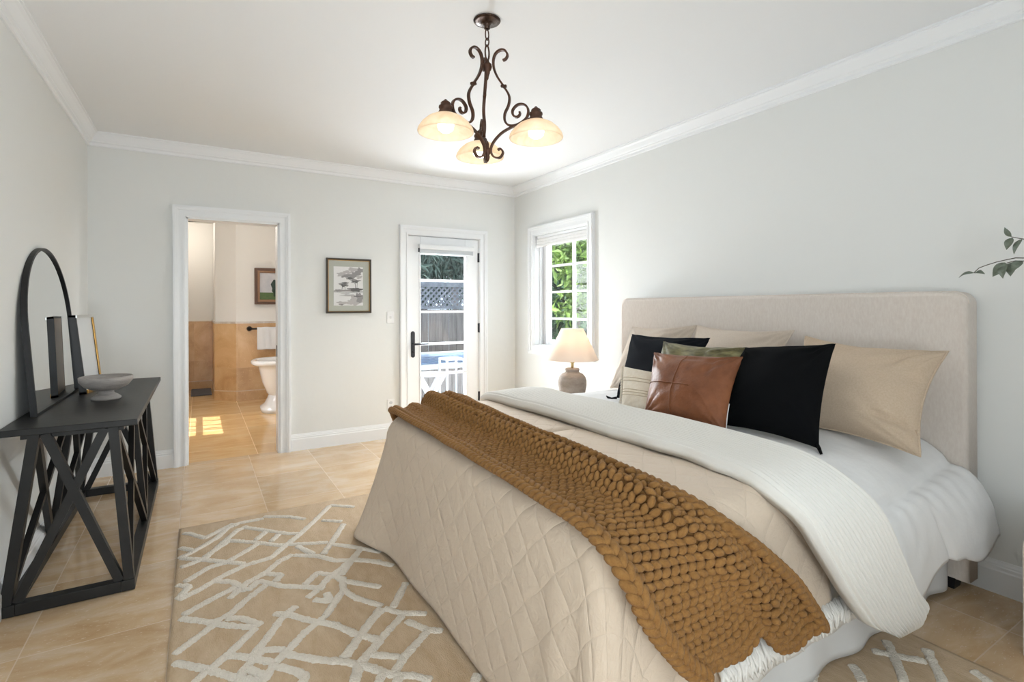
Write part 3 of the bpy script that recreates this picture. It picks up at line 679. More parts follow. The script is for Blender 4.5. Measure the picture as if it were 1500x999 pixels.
def leaves(name, blobs, n, size, m, parent, seed, droop=0.0, asp=.45):
    r = np.random.default_rng(seed); V = []; F = []
    wts = np.array([b[3] * b[4] * b[5] for b in blobs]) ** .67; wts /= wts.sum(); pick = r.choice(len(blobs), n, p=wts)
    for k in range(n):
        b = blobs[pick[k]]; d = r.normal(size=3); d /= np.linalg.norm(d); rad = r.random() ** .35
        c = np.array(b[:3]) + d * rad * np.array(b[3:6])
        a = r.normal(size=3); a[2] -= droop * 2; a /= np.linalg.norm(a); t = np.cross(a, r.normal(size=3)); t /= np.linalg.norm(t); nn = np.cross(a, t)
        L = size * (.6 + .8 * r.random()); W = L * asp
        i = len(V)
        V += [c, c + a * L * .45 + t * W * .5 + nn * L * .04, c + a * L - nn * L * .08, c + a * L * .45 - t * W * .5 + nn * L * .04]
        F += [(i, i + 1, i + 2), (i, i + 2, i + 3)]
    return obj(name, V, F, m, parent)
def tree(name, label, x, y, h, blobs, n, size, m, seed, droop=0.0, asp=.45):
    t = thing(name, label, 'tree' if 'tree' in name else 'shrub', (x, y, -.15))
    mb = MB(); mb.tube([(x, y, -.15), (x + .03, y, h * .4), (x - .02, y + .03, h * .8)], [.07, .055, .03], 8)
    for b in blobs: mb.tube([(x, y, h * .35), (b[0], b[1], b[2])], [.03, .012], 6)
    mb.build('trunk', 'bark', t, smooth=True)
    leaves('foliage', blobs, n, size, m, t, seed, droop, asp); return t
tree('garden_tree', 'bright green leafy tree close outside the side window', 4.95, 6.35, 2.2, [(4.75, 6.15, 1.95, .42, .42, .42), (5.25, 6.55, 1.75, .45, .45, .45), (5.0, 6.5, 2.45, .5, .5, .4), (4.85, 6.3, 1.25, .33, .33, .28), (5.35, 6.9, 2.3, .4, .4, .4)], 1500, .13, 'leafA', 5)
tree('hedge_tree', 'dark dense tree filling the view behind the side window', 6.6, 8.6, 2.6, [(6.3, 8.6, 1.6, .8, .6, .9), (7.2, 8.7, 1.9, .9, .6, 1.0), (6.7, 8.8, 2.9, 1.0, .6, .8), (5.6, 8.9, 2.2, .6, .5, .9), (6.6, 8.3, .6, .9, .5, .7), (7.9, 8.9, 1.2, .7, .5, .9)], 5200, .20, 'leafB', 6)
tree('conifer_tree', 'drooping grey-green conifer beyond the lattice fence', 4.3, 11.1, 3.2, [(4.0, 11, 2.1, .8, .5, .8), (4.7, 11.2, 2.6, .9, .5, .9), (4.3, 11.1, 3.4, .9, .5, .7), (5.3, 11.3, 2.1, .8, .5, .9), (3.4, 11.2, 2.5, .6, .5, .9)], 4600, .26, 'leafC', 8, droop=.7, asp=.22)
tree('cypress_tree', 'tall dark evergreen tree at the far end of the fence', 8.3, 12.6, 3.4, [(7.4, 12.5, 2.4, 1.1, .5, 1.2), (9.0, 12.6, 2.4, 1.2, .5, 1.2), (8.2, 12.6, 3.4, 1.5, .5, .9), (6.9, 12.6, 2.5, .9, .5, 1.2)], 4200, .30, 'leafB', 9)

# ================================================================== BED
bed = thing('bed', 'king bed with oatmeal linen upholstered headboard against the wall', 'bed', (1.9, 1.98, 0))
hy0, hy1, hx0, hx1, htop = 0.935, 3.125, 2.885, 3.005, 1.332
def rounded(y0, y1, z0, z1, r, n=10):
    P = [(y0, z0), (y1, z0)]
    for k in range(n + 1): a = PI / 2 * k / n; P.append((y1 - r + r * math.cos(a), z1 - r + r * math.sin(a)))
    for k in range(n + 1): a = PI / 2 + PI / 2 * k / n; P.append((y0 + r + r * math.cos(a), z1 - r + r * math.sin(a)))
    return P
mb = MB(); NR = 6; V = []
base = rounded(hy0, hy1, .045, htop, .055)
n = len(base); secs = []
for k in range(NR + 1):                       # soft front edge
    a = PI / 2 * k / NR; ins = .022 * (1 - math.sin(a)); secs.append((hx0 + .022 * (1 - math.cos(a)), ins))
secs.append((hx1 - .012, 0)); secs.append((hx1, .012))
yc, zc = (hy0 + hy1) / 2, (.045 + htop) / 2
for xx, ins in secs:
    P = rounded(hy0 + ins, hy1 - ins, .045 + ins, htop - ins, .055)
    V += [(xx, y, z) for y, z in P]
F = [tuple(range(n))] + [tuple((len(secs) - 1) * n + i for i in range(n))]
for i in range(len(secs) - 1):
    for k in range(n): F.append((i * n + k, i * n + (k + 1) % n, (i + 1) * n + (k + 1) % n, (i + 1) * n + k))
hb = obj('headboard', V, F, 'linen', bed, smooth=True)
hb.modifiers.new('wn', 'WEIGHTED_NORMAL')
mb = MB(); mb.tube([(hx0 + .020, y, z) for y, z in rounded(hy0 - .001, hy1 + .001, .05, htop + .001, .056)], .0035, 6); mb.build('piping', 'linen', hb, smooth=True)
MB().box((.93, 1.03, .10), (2.884, 2.92, .36)).build('box_spring', 'skirt', bed, bevel=.02)
MB().box((.93, 1.10, .36), (2.80, 2.88, .645)).build('mattress', 'white', bed, bevel=.10)
for x, y in ((2.93, 1.02), (2.93, 3.04), (1.0, 1.12), (1.0, 2.82)):
    MB().hexa([(x - .032, y - .032, 0), (x + .032, y - .032, 0), (x - .032, y + .032, 0), (x + .032, y + .032, 0), (x - .045, y - .045, .10), (x + .045, y - .045, .10), (x - .045, y + .045, .10), (x + .045, y + .045, .10)]).build('leg', 'blackmetal', bed)

# cloth that hangs round the bed: path along far side, foot, near side; profile from the middle of the bed to the hem
def edge_path(x0, xh, yn, yf, r, step, rf=None):
    P = []
    rf = rf or r
    for x in np.arange(xh, x0 + rf, -step): P.append((x, yf, 0, 1))
    for k in range(28): a = PI / 2 + PI / 2 * k / 28; P.append((x0 + rf + rf * math.cos(a), yf - rf + rf * math.sin(a), math.cos(a), math.sin(a)))
    for y in np.arange(yf - rf, yn + r, -step): P.append((x0, y, -1, 0))
    for k in range(14): a = PI + PI / 2 * k / 14; P.append((x0 + r + r * math.cos(a), yn + r + r * math.sin(a), math.cos(a), math.sin(a)))
    for x in np.arange(x0 + r, xh, step): P.append((x, yn, 0, -1))
    return P
def smoothstep(a, b, x): t = min(1, max(0, (x - a) / (b - a))); return t * t * (3 - 2 * t)
ZQ = .685
path = edge_path(.868, 1.80, .985, 2.955, .10, .018, .24)
nq = 34; G = np.zeros((len(path), 12 + 7 + nq, 3)); UV = np.zeros((len(path), 12 + 7 + nq, 2)); L0 = 0
for i, (ex, ey, nx, ny) in enumerate(path):
    near = smoothstep(-.45, -.95, ny) * smoothstep(1.0, 1.42, ex); near_c = smoothstep(0, -1, ny)
    farc = math.exp(-((ex - .93) ** 2 + (ey - 2.89) ** 2) / .05)
    hem = .035 + near * .235 + .012 * nz(ex * 2, ey * 2) - .012 * farc
    if nx < -.5: hem = .030 + .010 * nz(ey * 1.7, 3)
    r = .085 + .05 * farc; px_, py_ = ex - nx * r, ey - ny * r
    mx_, my_ = max(1.15, min(1.80, ex)) if abs(ny) > .7 else 1.15, 1.975
    for k in range(12):
        t = k / 11; x = mx_ + (px_ - mx_) * t; y = my_ + (py_ - my_) * t
        G[i, k] = (x, y, ZQ + .004 * nz(x * 5, y * 5)); UV[i, k] = (x, y)
    for k in range(7):
        a = PI / 2 * (k + 1) / 7; d = -r + r * math.sin(a); z = ZQ - r + r * math.cos(a)
        G[i, 12 + k] = (ex + nx * d, ey + ny * d, z); UV[i, 12 + k] = (px_ + nx * r * a, py_ + ny * r * a)
    z0 = ZQ - r; arc = r * PI / 2
    for k in range(nq):
        q = (k + 1) / nq; z = z0 + (hem - z0) * q
        fl = (.045 + .0 * near_c) * q ** .8 if nx < -.5 else .040 * q
        fl += .15 * farc * q ** 1.3
        cornn = math.exp(-((ex - .9) ** 2 + (ey - 1.0) ** 2) / .06)
        rip = .006 * math.sin(16 * (ex + ey) + 2 * math.sin(5 * ex)) * q * near_c + .020 * cornn * math.sin(34 * (ex - ey)) * q
        rip += .010 * farc * math.sin(38 * (ex + ey)) * q
        d = fl + rip + .006 * nz(ex * 4 + 7, ey * 4, z * 3) * q
        G[i, 19 + k] = (ex + nx * d, ey + ny * d, z); UV[i, 19 + k] = (px_ + nx * (arc + (z0 - z)), py_ + ny * (arc + (z0 - z)))
V = G.reshape(-1, 3); F = grid_faces(*G.shape[:2])
q_ = obj('quilt', V, F, 'quilt', smooth=True, uv=UV.reshape(-1, 2), loc=(1.6, 1.98, .03))
so_ = q_.modifiers.new('cloth', 'SOLIDIFY'); so_.thickness = .010; so_.offset = 0
tag(q_, 'beige diamond-quilted coverlet draped over the foot of the bed', 'quilt')

# bed skirt with soft pleats
def hang(path_pts, ztop, zbot, amp, freq, name, m, label, cat, th=.004, extra=None):
    P = catmull(path_pts, 420); G = np.zeros((len(P), 16, 3)); T = np.gradient(P, axis=0); T /= np.linalg.norm(T, axis=1, keepdims=True)
    L = np.concatenate([[0], np.cumsum(np.linalg.norm(np.diff(P, axis=0), axis=1))])
    for i in range(len(P)):
        nx, ny = -T[i, 1], T[i, 0]
        for j in range(16):
            q = j / 15; zb = zbot(L[i] / L[-1], P[i]); d = amp * q * math.sin(L[i] * freq + 1.5 * math.sin(L[i] * 3.1)) + amp * .5 * q * nz(L[i] * 6, q)
            G[i, j] = (P[i, 0] + nx * d, P[i, 1] + ny * d, ztop + (zb - ztop) * q)
    V, F = shell(G, th); o = obj(name, V, F, m, smooth=True, loc=(float(P[:, 0].mean()), float(P[:, 1].mean()), .02)); return tag(o, label, cat)
hang([(2.865, 1.000), (2.2, .988), (1.5, .990), (1.0, .995), (.925, 1.02), (.905, 1.10), (.905, 1.9), (.905, 2.8), (.93, 2.925), (1.1, 2.945), (2.0, 2.945), (2.86, 2.945)],
     .40, lambda t, p: .018 + .006 * nz(p[0] * 5, p[1] * 5), .010, 24, 'bed_skirt', 'skirt', 'white pleated bed skirt hanging from the mattress base to the floor', 'bed skirt')

# white blanket whose fluffy edge shows under the quilt
P = catmull([(1.22, .962, 0), (1.3, .960, 0), (1.7, .962, 0), (2.1, .964, 0), (2.4, .966, 0)], 260); G = np.zeros((260, 14, 3))
for i, p in enumerate(P):
    for j in range(14):
        q = j / 13; G[i, j] = (p[0], p[1] + .012 - .006 * q + .004 * math.sin(p[0] * 30) * q, .33 - (.17 - .05 * smoothstep(1.6, 1.0, p[0]) * -1) * q)
V, F = shell(G, .006)
bl = tag(obj('fringed_blanket', V, F, 'fringe', smooth=True, loc=(1.6, .95, .2)), 'white fringed blanket edge showing between quilt hem and bed skirt', 'blanket')
mb = MB(); r2 = random.Random(11)
for k in range(430):
    x = 1.22 + 1.16 * k / 430 + r2.uniform(-.004, .004); zt = .282 - .012 * r2.random() - .045 * smoothstep(1.5, 1.0, x) * 0
    dx, dz = r2.uniform(-.035, .035), -r2.uniform(.03, .06); y = .938 - r2.random() * .008
    mb.tube([(x, y + .008, zt + .012), (x + dx * .3, y - .012, zt + dz * .35), (x + dx, y - .012 - r2.random() * .014, zt + dz)], [.0055, .0075, .003], 5)
mb.build('fringe', 'fringe', bl, smooth=True)

# ------------------------------------------------------------------ lofted covers across the bed
def ruled(Lp, Rp, ns, nt): 
    A = catmull(Lp, ns); B = catmull(Rp, ns); t = np.linspace(0, 1, nt)[None, :, None]
    return A[:, None, :] * (1 - t) + B[:, None, :] * t
# white duvet from under the ribbed blanket to the headboard
ns, nt = 170, 110
Ld = [(1.78, 3.06, .30), (1.76, 3.02, .55), (1.76, 2.93, .675), (1.75, 2.6, .705), (1.74, 2.0, .712), (1.73, 1.4, .712), (1.72, 1.12, .690), (1.76, .99, .625), (1.83, .915, .52), (1.93, .885, .38), (2.03, .880, .24), (2.06, .880, .185)]
Rd = [(2.872, 3.08, .30), (2.872, 3.04, .50), (2.872, 2.95, .63), (2.872, 2.6, .70), (2.872, 2.0, .708), (2.872, 1.4, .70), (2.872, 1.15, .662), (2.872, 1.03, .580), (2.88, .925, .505), (2.90, .875, .40), (2.935, .842, .29), (2.945, .832, .245)]
D = ruled(Ld, Rd, ns, nt)
nrm = grid_normals(D); nrm *= np.sign(nrm[ns // 2, nt // 2, 2])
for i in range(ns):
    s = i / (ns - 1)
    for j in range(nt):
        t = j / (nt - 1); x, y, z = D[i, j]
        side = smoothstep(.70, .80, s)
        p = .010 * nz(x * 3.2, y * 3.2, z * 3) + .005 * nz(x * 9, y * 9, z * 9)
        p += side * (.030 * math.sin(PI * min(1, max(0, (s - .78) / .22))) + .014 * math.sin(9.5 * x + 3 * z) * smoothstep(.78, 1, s))
        p -= side * .020 * math.exp(-((s - .862) / .010) ** 2)          # stitched seam along the side
        p -= .020 * math.exp(-((t - .52) / .018) ** 2) * smoothstep(.88, .96, s)
        D[i, j] += nrm[i, j] * (p + (.0028 * math.sin(70 * x + 9 * z + 3 * nz(x * 6, z * 6)) * math.exp(-(s - .866) / .035) if s > .866 else 0))
    # scalloped hem
lastz = D[-1, :, 2].copy()
for j in range(nt):
    t = j / (nt - 1); h = .018 * math.sin(2 * PI * t * 2.2 + .6) + .022 * (1 if t > .55 else 0) * smoothstep(.55, .62, t) + .05 * math.exp(-((t - .45) / .16) ** 2)
    for i in range(ns):
        w_ = smoothstep(.86, 1.0, i / (ns - 1)); D[i, j, 2] += h * w_
V, F = shell(D, .022, nrm)
tag(obj('duvet', V, F, 'white', smooth=True, loc=(2.3, 1.9, .45)), 'smooth white duvet under the pillows, hanging over the near bed side', 'duvet')

# ivory ribbed blanket folded into a band
ns, nt = 230, 188
Lr = [(1.56, 3.06, .40), (1.55, 3.0, .62), (1.545, 2.90, .705), (1.55, 2.4, .722), (1.555, 1.8, .722), (1.555, 1.3, .722), (1.53, 1.08, .712), (1.53, .965, .665), (1.575, .90, .590), (1.665, .868, .44), (1.77, .855, .31), (1.86, .850, .215), (1.955, .848, .165)]
Rr = [(1.90, 3.06, .40), (1.90, 3.0, .62), (1.90, 2.90, .712), (1.905, 2.4, .735), (1.895, 1.8, .738), (1.875, 1.3, .738), (1.885, 1.08, .725), (1.91, .955, .675), (1.955, .870, .585), (2.02, .838, .43), (2.09, .826, .30), (2.15, .824, .215), (2.165, .826, .165)]
R_ = ruled(Lr, Rr, ns, nt); nrm = grid_normals(R_); nrm *= np.sign(nrm[ns // 2, nt // 2, 2])
nrib = 18
for i in range(ns):
    s = i / (ns - 1)
    for j in range(nt):
        t = j / (nt - 1); x, y, z = R_[i, j]
        e = min(t, 1 - t, (1 - s) * 3.5); puff = .022 * (1 - (1 - min(1, e / .10)) ** 2)
        rib = .0105 * abs(math.sin(PI * nrib * t + .5 * nz(x * 4, y * 4, z * 4)))
        R_[i, j] += nrm[i, j] * (puff + rib + .008 * nz(x * 3 + 5, y * 3, z * 3))
        if t < .12 and s > .5: R_[i, j, 0] += -.012 * nz(y * 7, z * 7, 2) * (1 - t / .12)
# rounded lower corners
for j in range(nt):
    t = j / (nt - 1); lift = .035 * (smoothstep(.22, 0, t) + 1.2 * smoothstep(.78, 1, t))
    for i in range(ns): R_[i, j, 2] += lift * smoothstep(.93, 1, i / (ns - 1))
V, F = shell(R_, .026, nrm)
tag(obj('ribbed_blanket', V, F, 'rib', smooth=True, loc=(1.75, 1.9, .45)), 'ivory ribbed blanket folded in a band across the bed beside the quilt', 'blanket')

# ------------------------------------------------------------------ chunky knitted throw
ns, nt = 260, 90
Lt = [(1.06, 3.03, .46), (1.02, 2.99, .56), (.965, 2.90, .640), (.905, 2.76, .682), (.885, 2.5, .697), (.885, 2.2, .697), (.872, 1.8, .696), (.862, 1.4, .692), (.855, 1.12, .686), (.850, .985, .655), (.865, .926, .595), (.905, .912, .520), (.965, .908, .445), (1.025, .905, .380), (1.085, .902, .335)]
Rt = [(1.37, 3.09, .42), (1.37, 3.05, .58), (1.37, 2.95, .690), (1.31, 2.5, .700), (1.275, 2.1, .702), (1.245, 1.7, .702), (1.21, 1.35, .702), (1.205, 1.10, .695), (1.245, .985, .660), (1.335, .925, .590), (1.43, .908, .515), (1.51, .902, .445), (1.575, .900, .365), (1.625, .895, .290)]
T = ruled(Lt, Rt, ns, nt); nrm = grid_normals(T); nrm *= np.sign(nrm[ns // 2, nt // 2, 2])
T0 = T.copy()
def g_(a, b): return math.exp(-(a / b) ** 2)
for i in range(ns):
    s = i / (ns - 1); flat = 1 - smoothstep(.70, .90, s); far = smoothstep(.30, .08, s)
    for j in range(nt):
        t = j / (nt - 1)
        h = .008 + flat * (.072 * g_(t - (.60 - .03 * math.sin(6 * s)), .075) + .052 * g_(t - .84, .06) + .018 * g_(t - .985, .05)) + .014 * g_(t - .03, .05)
        h += far * (.030 * g_(t - .30, .08) + .012 * g_(t - .02, .06))
        h += (1 - flat) * (.030 * g_(t - .73, .10) * (1 - smoothstep(.93, 1, s)) + .012 * g_(t - .95, .05))
        h += .006 * nz(T0[i, j, 0] * 5, T0[i, j, 1] * 5, T0[i, j, 2] * 5)
        T[i, j] += nrm[i, j] * h
# notch where the hem folds back
for j in range(nt):
    t = j / (nt - 1); lift = .055 * g_(t - .50, .10) - .035 * smoothstep(.52, .60, t) * (1 - smoothstep(.75, .95, t))
    for i in range(ns): T[i, j, 2] += lift * smoothstep(.88, 1, i / (ns - 1))
V, F = shell(T, .007)
throw = tag(obj('knit_throw', V, F, 'knitdark', smooth=True, loc=(1.1, 1.9, .3)), 'mustard chunky-knit throw lying across the foot of the bed', 'throw')
TN = grid_normals(T); TN *= np.sign(TN[ns // 2, nt // 2, 2])
TS = np.gradient(T, axis=0); TT = np.gradient(T, axis=1)
def samp(A, s, t):
    i = min(max(s, 0), .99999) * (ns - 1); j = min(max(t, 0), .99999) * (nt - 1); a, b = int(i), int(j); fi, fj = i - a, j - b
    return A[a, b] * (1 - fi) * (1 - fj) + A[a + 1, b] * fi * (1 - fj) + A[a, b + 1] * (1 - fi) * fj + A[a + 1, b + 1] * fi * fj
SPH = []; SF = []
nu, nv = 8, 5
SPH.append((0, 0, 1))
for k in range(1, nv + 1):
    a = PI * k / (nv + 1)
    for m_ in range(nu): SPH.append((math.sin(a) * math.cos(2 * PI * m_ / nu), math.sin(a) * math.sin(2 * PI * m_ / nu), math.cos(a)))
SPH.append((0, 0, -1)); SPH = np.array(SPH)
for m_ in range(nu): SF.append((0, 1 + m_, 1 + (m_ + 1) % nu))
for k in range(nv - 1):
    for m_ in range(nu): SF.append((1 + k * nu + m_, 1 + (k + 1) * nu + m_, 1 + (k + 1) * nu + (m_ + 1) % nu, 1 + k * nu + (m_ + 1) % nu))
for m_ in range(nu): SF.append((1 + nv * nu, 1 + (nv - 1) * nu + (m_ + 1) % nu, 1 + (nv - 1) * nu + m_))
class Knit:
    def __init__(self): self.V = []; self.F = []; self.n = 0
    def stitch(self, s, t, ang, a, b, c, lift, along='t'):
        p = samp(T, s, t); n = samp(TN, s, t); n = n / np.linalg.norm(n)
        e = samp(TT if along == 't' else TS, s, t); e = e - n * e.dot(n); e /= np.linalg.norm(e); f = np.cross(n, e)
        e2 = e * math.cos(ang) + f * math.sin(ang); f2 = np.cross(n, e2)
        self.V.append(p + n * lift + SPH[:, 2:3] * a * e2 + SPH[:, 0:1] * b * f2 + SPH[:, 1:2] * c * n)
        self.F += [tuple(i + self.n for i in f_) for f_ in SF]; self.n += len(SPH)
    def build(self, name, m, parent): return obj(name, np.concatenate(self.V), self.F, m, parent, smooth=True)
r2 = random.Random(5)
K = Knit()
cum = np.concatenate([[0], np.cumsum(np.linalg.norm(np.diff(T[:, nt // 2], axis=0), axis=1))])
rows = int(cum[-1] / .0235)
for k in range(rows):
    s = np.interp((k + .5) / rows * cum[-1], cum, np.linspace(0, 1, ns))
    i = min(ns - 1, int(s * (ns - 1))); seg = np.linalg.norm(np.diff(T[i], axis=0), axis=1); cw = np.concatenate([[0], np.cumsum(seg)])
    cols = max(8, int(round(cw[-1] / .0335)))
    for c_ in range(cols):
        u = (c_ + .5 + (.25 if k % 2 else -.25)) / cols; t = np.interp((.055 + .89 * u) * cw[-1], cw, np.linspace(0, 1, nt))
        wcell = cw[-1] * .89 / cols
        K.stitch(s, t, (.42 if k % 2 else -.30) + r2.uniform(-.12, .12), wcell * .63 * r2.uniform(.92, 1.08), .0118, .0118, .005 + .003 * r2.random())
K.build('stitches', 'knit', throw)
for side in (0, 1):
    K = Knit(); e = 0.018 if side == 0 else .982
    Ls = np.concatenate([[0], np.cumsum(np.linalg.norm(np.diff(T[:, 2 if side == 0 else nt - 3], axis=0), axis=1))]); m_ = int(Ls[-1] / .029)
    for k in range(m_):
        s = np.interp((k + .5) / m_ * Ls[-1], Ls, np.linspace(0, 1, ns))
        for d in (-1, 1): K.stitch(s, e + d * .026 * (1 if s < .8 else .75), d * -.55, .0255, .0142, .0142, .011, 's')
    K.build('braided_edge', 'knit', throw)
K = Knit()
for k in range(34):
    t = (k + .5) / 34
    for d in (0, 1): K.stitch(.988 - .012 * d, t, .5 if d else -.5, .019, .0115, .012, .006, 't')
K.build('braided_edge', 'knit', throw)

# ------------------------------------------------------------------ pillows
def pillow(name, label, m, bl, br, tl, tr, T_, pinch, seed, group=None, sag=.0, back=.45, n=44, wr=.006, dents=()):
    bl, br, tl, tr = map(np.array, (bl, br, tl, tr)); N_ = np.cross(br - bl, tl - bl); N_ = N_ / np.linalg.norm(N_)
    if N_[0] > 0: N_ = -N_
    def surf(u, v, side):
        uu = u * (1 - pinch * (1 - v * v)); vv = v * (1 - pinch * (1 - u * u))
        a, b = (uu + 1) / 2, (vv + 1) / 2
        p = bl * (1 - a) * (1 - b) + br * a * (1 - b) + tl * (1 - a) * b + tr * a * b
        f = max(0, (1 - abs(u) ** 2.6) * (1 - abs(v) ** 2.6)) ** .58
        cr_ = (abs(u) * abs(v)) ** 2
        w_ = wr * f ** .5 * nz(u * 2.2 + seed, v * 2.2, seed * 1.7) + wr * .9 * f ** .4 * math.sin(9 * math.atan2(abs(v) - 1.05, abs(u) - 1.05) * 2 + seed) * cr_ ** .5
        for (du, dv, ru, rv, dp) in dents: w_ -= dp * math.exp(-((u - du) / ru) ** 2 - ((v - dv) / rv) ** 2) * f ** .3
        return p + N_ * (side * T_ * f * (1 if side > 0 else back) * (1 + .15 * (-v) * sag) + w_ * side)
    V = []; idx = {}
    us = [math.sin(PI / 2 * (2 * k / n - 1)) for k in range(n + 1)]
    for sd in (1, -1):
        for i in range(n + 1):
            for j in range(n + 1):
                if sd == -1 and (i in (0, n) or j in (0, n)): idx[sd, i, j] = idx[1, i, j]; continue
                idx[sd, i, j] = len(V); V.append(surf(us[i], us[j], sd))
    F = []
    for sd in (1, -1):
        for i in range(n):
            for j in range(n):
                q = (idx[sd, i, j], idx[sd, i + 1, j], idx[sd, i + 1, j + 1], idx[sd, i, j + 1]); F.append(q if sd > 0 else q[::-1])
    o = obj(name, V, F, m, smooth=True, loc=tuple((bl + br) / 2)); tag(o, label, 'pillow', group)
    return o, surf
def piping(o, surf, m, r=.005):
    pts = [surf(t, -1, 1) for t in np.linspace(-1, 1, 26)] + [surf(1, t, 1) for t in np.linspace(-1, 1, 26)[1:]] + [surf(t, 1, 1) for t in np.linspace(1, -1, 26)[1:]] + [surf(-1, t, 1) for t in np.linspace(1, -1, 26)[1:-1]]
    mb = MB(); mb.tube(pts, r, 6, closed=True); mb.build('piping', m, o, smooth=True)

sham = 'tan linen pillows along the headboard'
o, f = pillow('pillow', 'tan linen pillow behind the charcoal one, at the window end of the headboard', 'shampale', (2.49, 2.80, .70), (2.50, 2.24, .70), (2.775, 2.875, 1.118), (2.785, 2.305, 1.145), .115, .11, 1.3, sham, wr=.014, dents=((.7, .6, .16, .2, .03),)); piping(o, f, 'shampale')
o, f = pillow('pillow', 'tan linen pillow in the middle of the headboard, mostly hidden behind the front cushions', 'shampale', (2.50, 2.22, .70), (2.50, 1.66, .70), (2.79, 2.305, 1.145), (2.79, 1.655, 1.135), .115, .11, 2.1, sham, wr=.014, dents=((.72, .62, .14, .22, .03), (-.2, .72, .4, .06, .014))); piping(o, f, 'shampale')
o, f = pillow('pillow', 'large tan linen pillow behind the black one, fully visible near the bed edge', 'sham', (2.45, 1.56, .69), (2.42, .930, .680), (2.735, 1.56, 1.11), (2.72, .945, 1.075), .130, .13, 3.7, sham, sag=.6, wr=.018, dents=((.78, -.62, .30, .06, .045), (.86, -.50, .10, .10, .03), (.84, .28, .12, .10, .035), (.62, .12, .30, .05, .016), (.55, .60, .12, .28, .018), (-.1, .75, .30, .07, .016))); piping(o, f, 'sham')

dark = 'black square cushions'
o, f = pillow('cushion', 'charcoal square cushion with tassels behind the cream lumbar cushion', 'charcoal', (2.18, 2.40, .715), (2.16, 1.86, .715), (2.45, 2.545, 1.09), (2.45, 1.93, 1.095), .095, .085, 4.4, dark, wr=.012, dents=((-.2, .85, .3, .1, .02),))
mb = MB(); p0 = f(-1, -1, 1)
for k in range(9): mb.tube([tuple(p0 + np.array((0, .004 * (k % 3 - 1), .004 * (k // 3 - 1)))), tuple(p0 + np.array((-.012, .022 + .004 * (k % 3), -.006))), tuple(p0 + np.array((-.02 - .004 * (k // 3), .055 + .006 * (k % 3 - 1), -.010 + .002 * k % 3)))], [.004, .005, .003], 5)
mb.build('tassel', 'charcoal', o, smooth=True)
o2, f = pillow('cushion', 'large black square cushion in front of the fully visible tan pillow', 'blackcloth', (2.08, 1.63, .715), (2.10, 1.145, .705), (2.385, 1.68, 1.06), (2.40, 1.235, 1.105), .105, .085, 5.2, dark, wr=.010, dents=((.7, .6, .1, .3, .016),))
mb = MB(); p0 = f(1, -1, 1); mb.bar(tuple(p0 + np.array((.02, .02, .012))), tuple(p0 + np.array((-.012, -.012, -.004))), .03, .01); mb.build('corner_tab', 'blackcloth', o2)
o, f = pillow('cushion', 'olive velvet cushion standing behind the brown leather one', 'velvet', (2.05, 2.05, .715), (2.05, 1.60, .715), (2.30, 2.134, 1.070), (2.29, 1.600, 1.068), .070, .09, 6.5, wr=.014, dents=((-.3, .6, .2, .2, .02), (.3, .7, .1, .3, .02)))
o, f = pillow('lumbar_cushion', 'cream woven lumbar cushion with stripes beside the brown leather cushion', 'cream', (1.955, 2.115, .715), (1.99, 1.70, .715), (2.085, 2.235, .928), (2.14, 1.83, .905), 0.045, .03, 7.7, wr=.004)
mb = MB()
for v in (.45, .30, -.12, -.24, -.36): mb.tube([f(t, v, 1) + np.array((-.001, 0, 0)) for t in np.linspace(-.96, .9, 40)], .0022, 5)
mb.build('stripe', 'creamdark', o, smooth=True)
mb = MB()
for k in range(34):
    v = -1 + 2 * k / 33; p0 = f(-1, v, 1); mb.tube([p0, p0 + np.array((-.003, .010, -.004)), p0 + np.array((-.006, .016 + .006 * r2.random(), -.012))], [.003, .003, .0015], 5)
mb.build('fringe', 'cream', o, smooth=True)
o, f = pillow('cushion', 'brown leather square cushion with cross seams at the front of the pillows', 'leather', (1.935, 1.925, .725), (1.925, 1.445, .715), (2.12, 2.035, 1.022), (2.13, 1.500, 1.040), .085, .075, 8.1, sag=.5, wr=.012, dents=((-.8, .72, .14, .18, .022), (.55, .62, .08, .30, .016), (.15, .80, .35, .07, .012), (.5, -.85, .3, .08, .014)))
mb = MB(); e_ = np.array((-.0015, 0, 0))
mb.tube([f(-.12 + .06 * t, t, 1) + e_ for t in np.linspace(-.93, .93, 44)], .0028, 6); mb.build('seam', 'seam', o, smooth=True)
mb = MB(); mb.tube([f(t, -.10, 1) + e_ for t in np.linspace(-.93, .30, 34)], .0028, 6); mb.build('seam', 'seam', o, smooth=True)
bk = MB()                                   # pale fabric back of the leather cushion, seen along its edge
V = []; 
for k in range(20):
    v = -.98 + .75 * k / 19
    for u in (1.0, .90): p0 = f(u * .995, v * .99, -1); V.append(p0 + np.array((.004, -.002, 0)))
bk.add(V, [(2 * k, 2 * k + 1, 2 * k + 3, 2 * k + 2) for k in range(19)]); ob = bk.build('fabric_back', 'white', o, smooth=True)
ob.modifiers.new('s', 'SOLIDIFY').thickness = .004

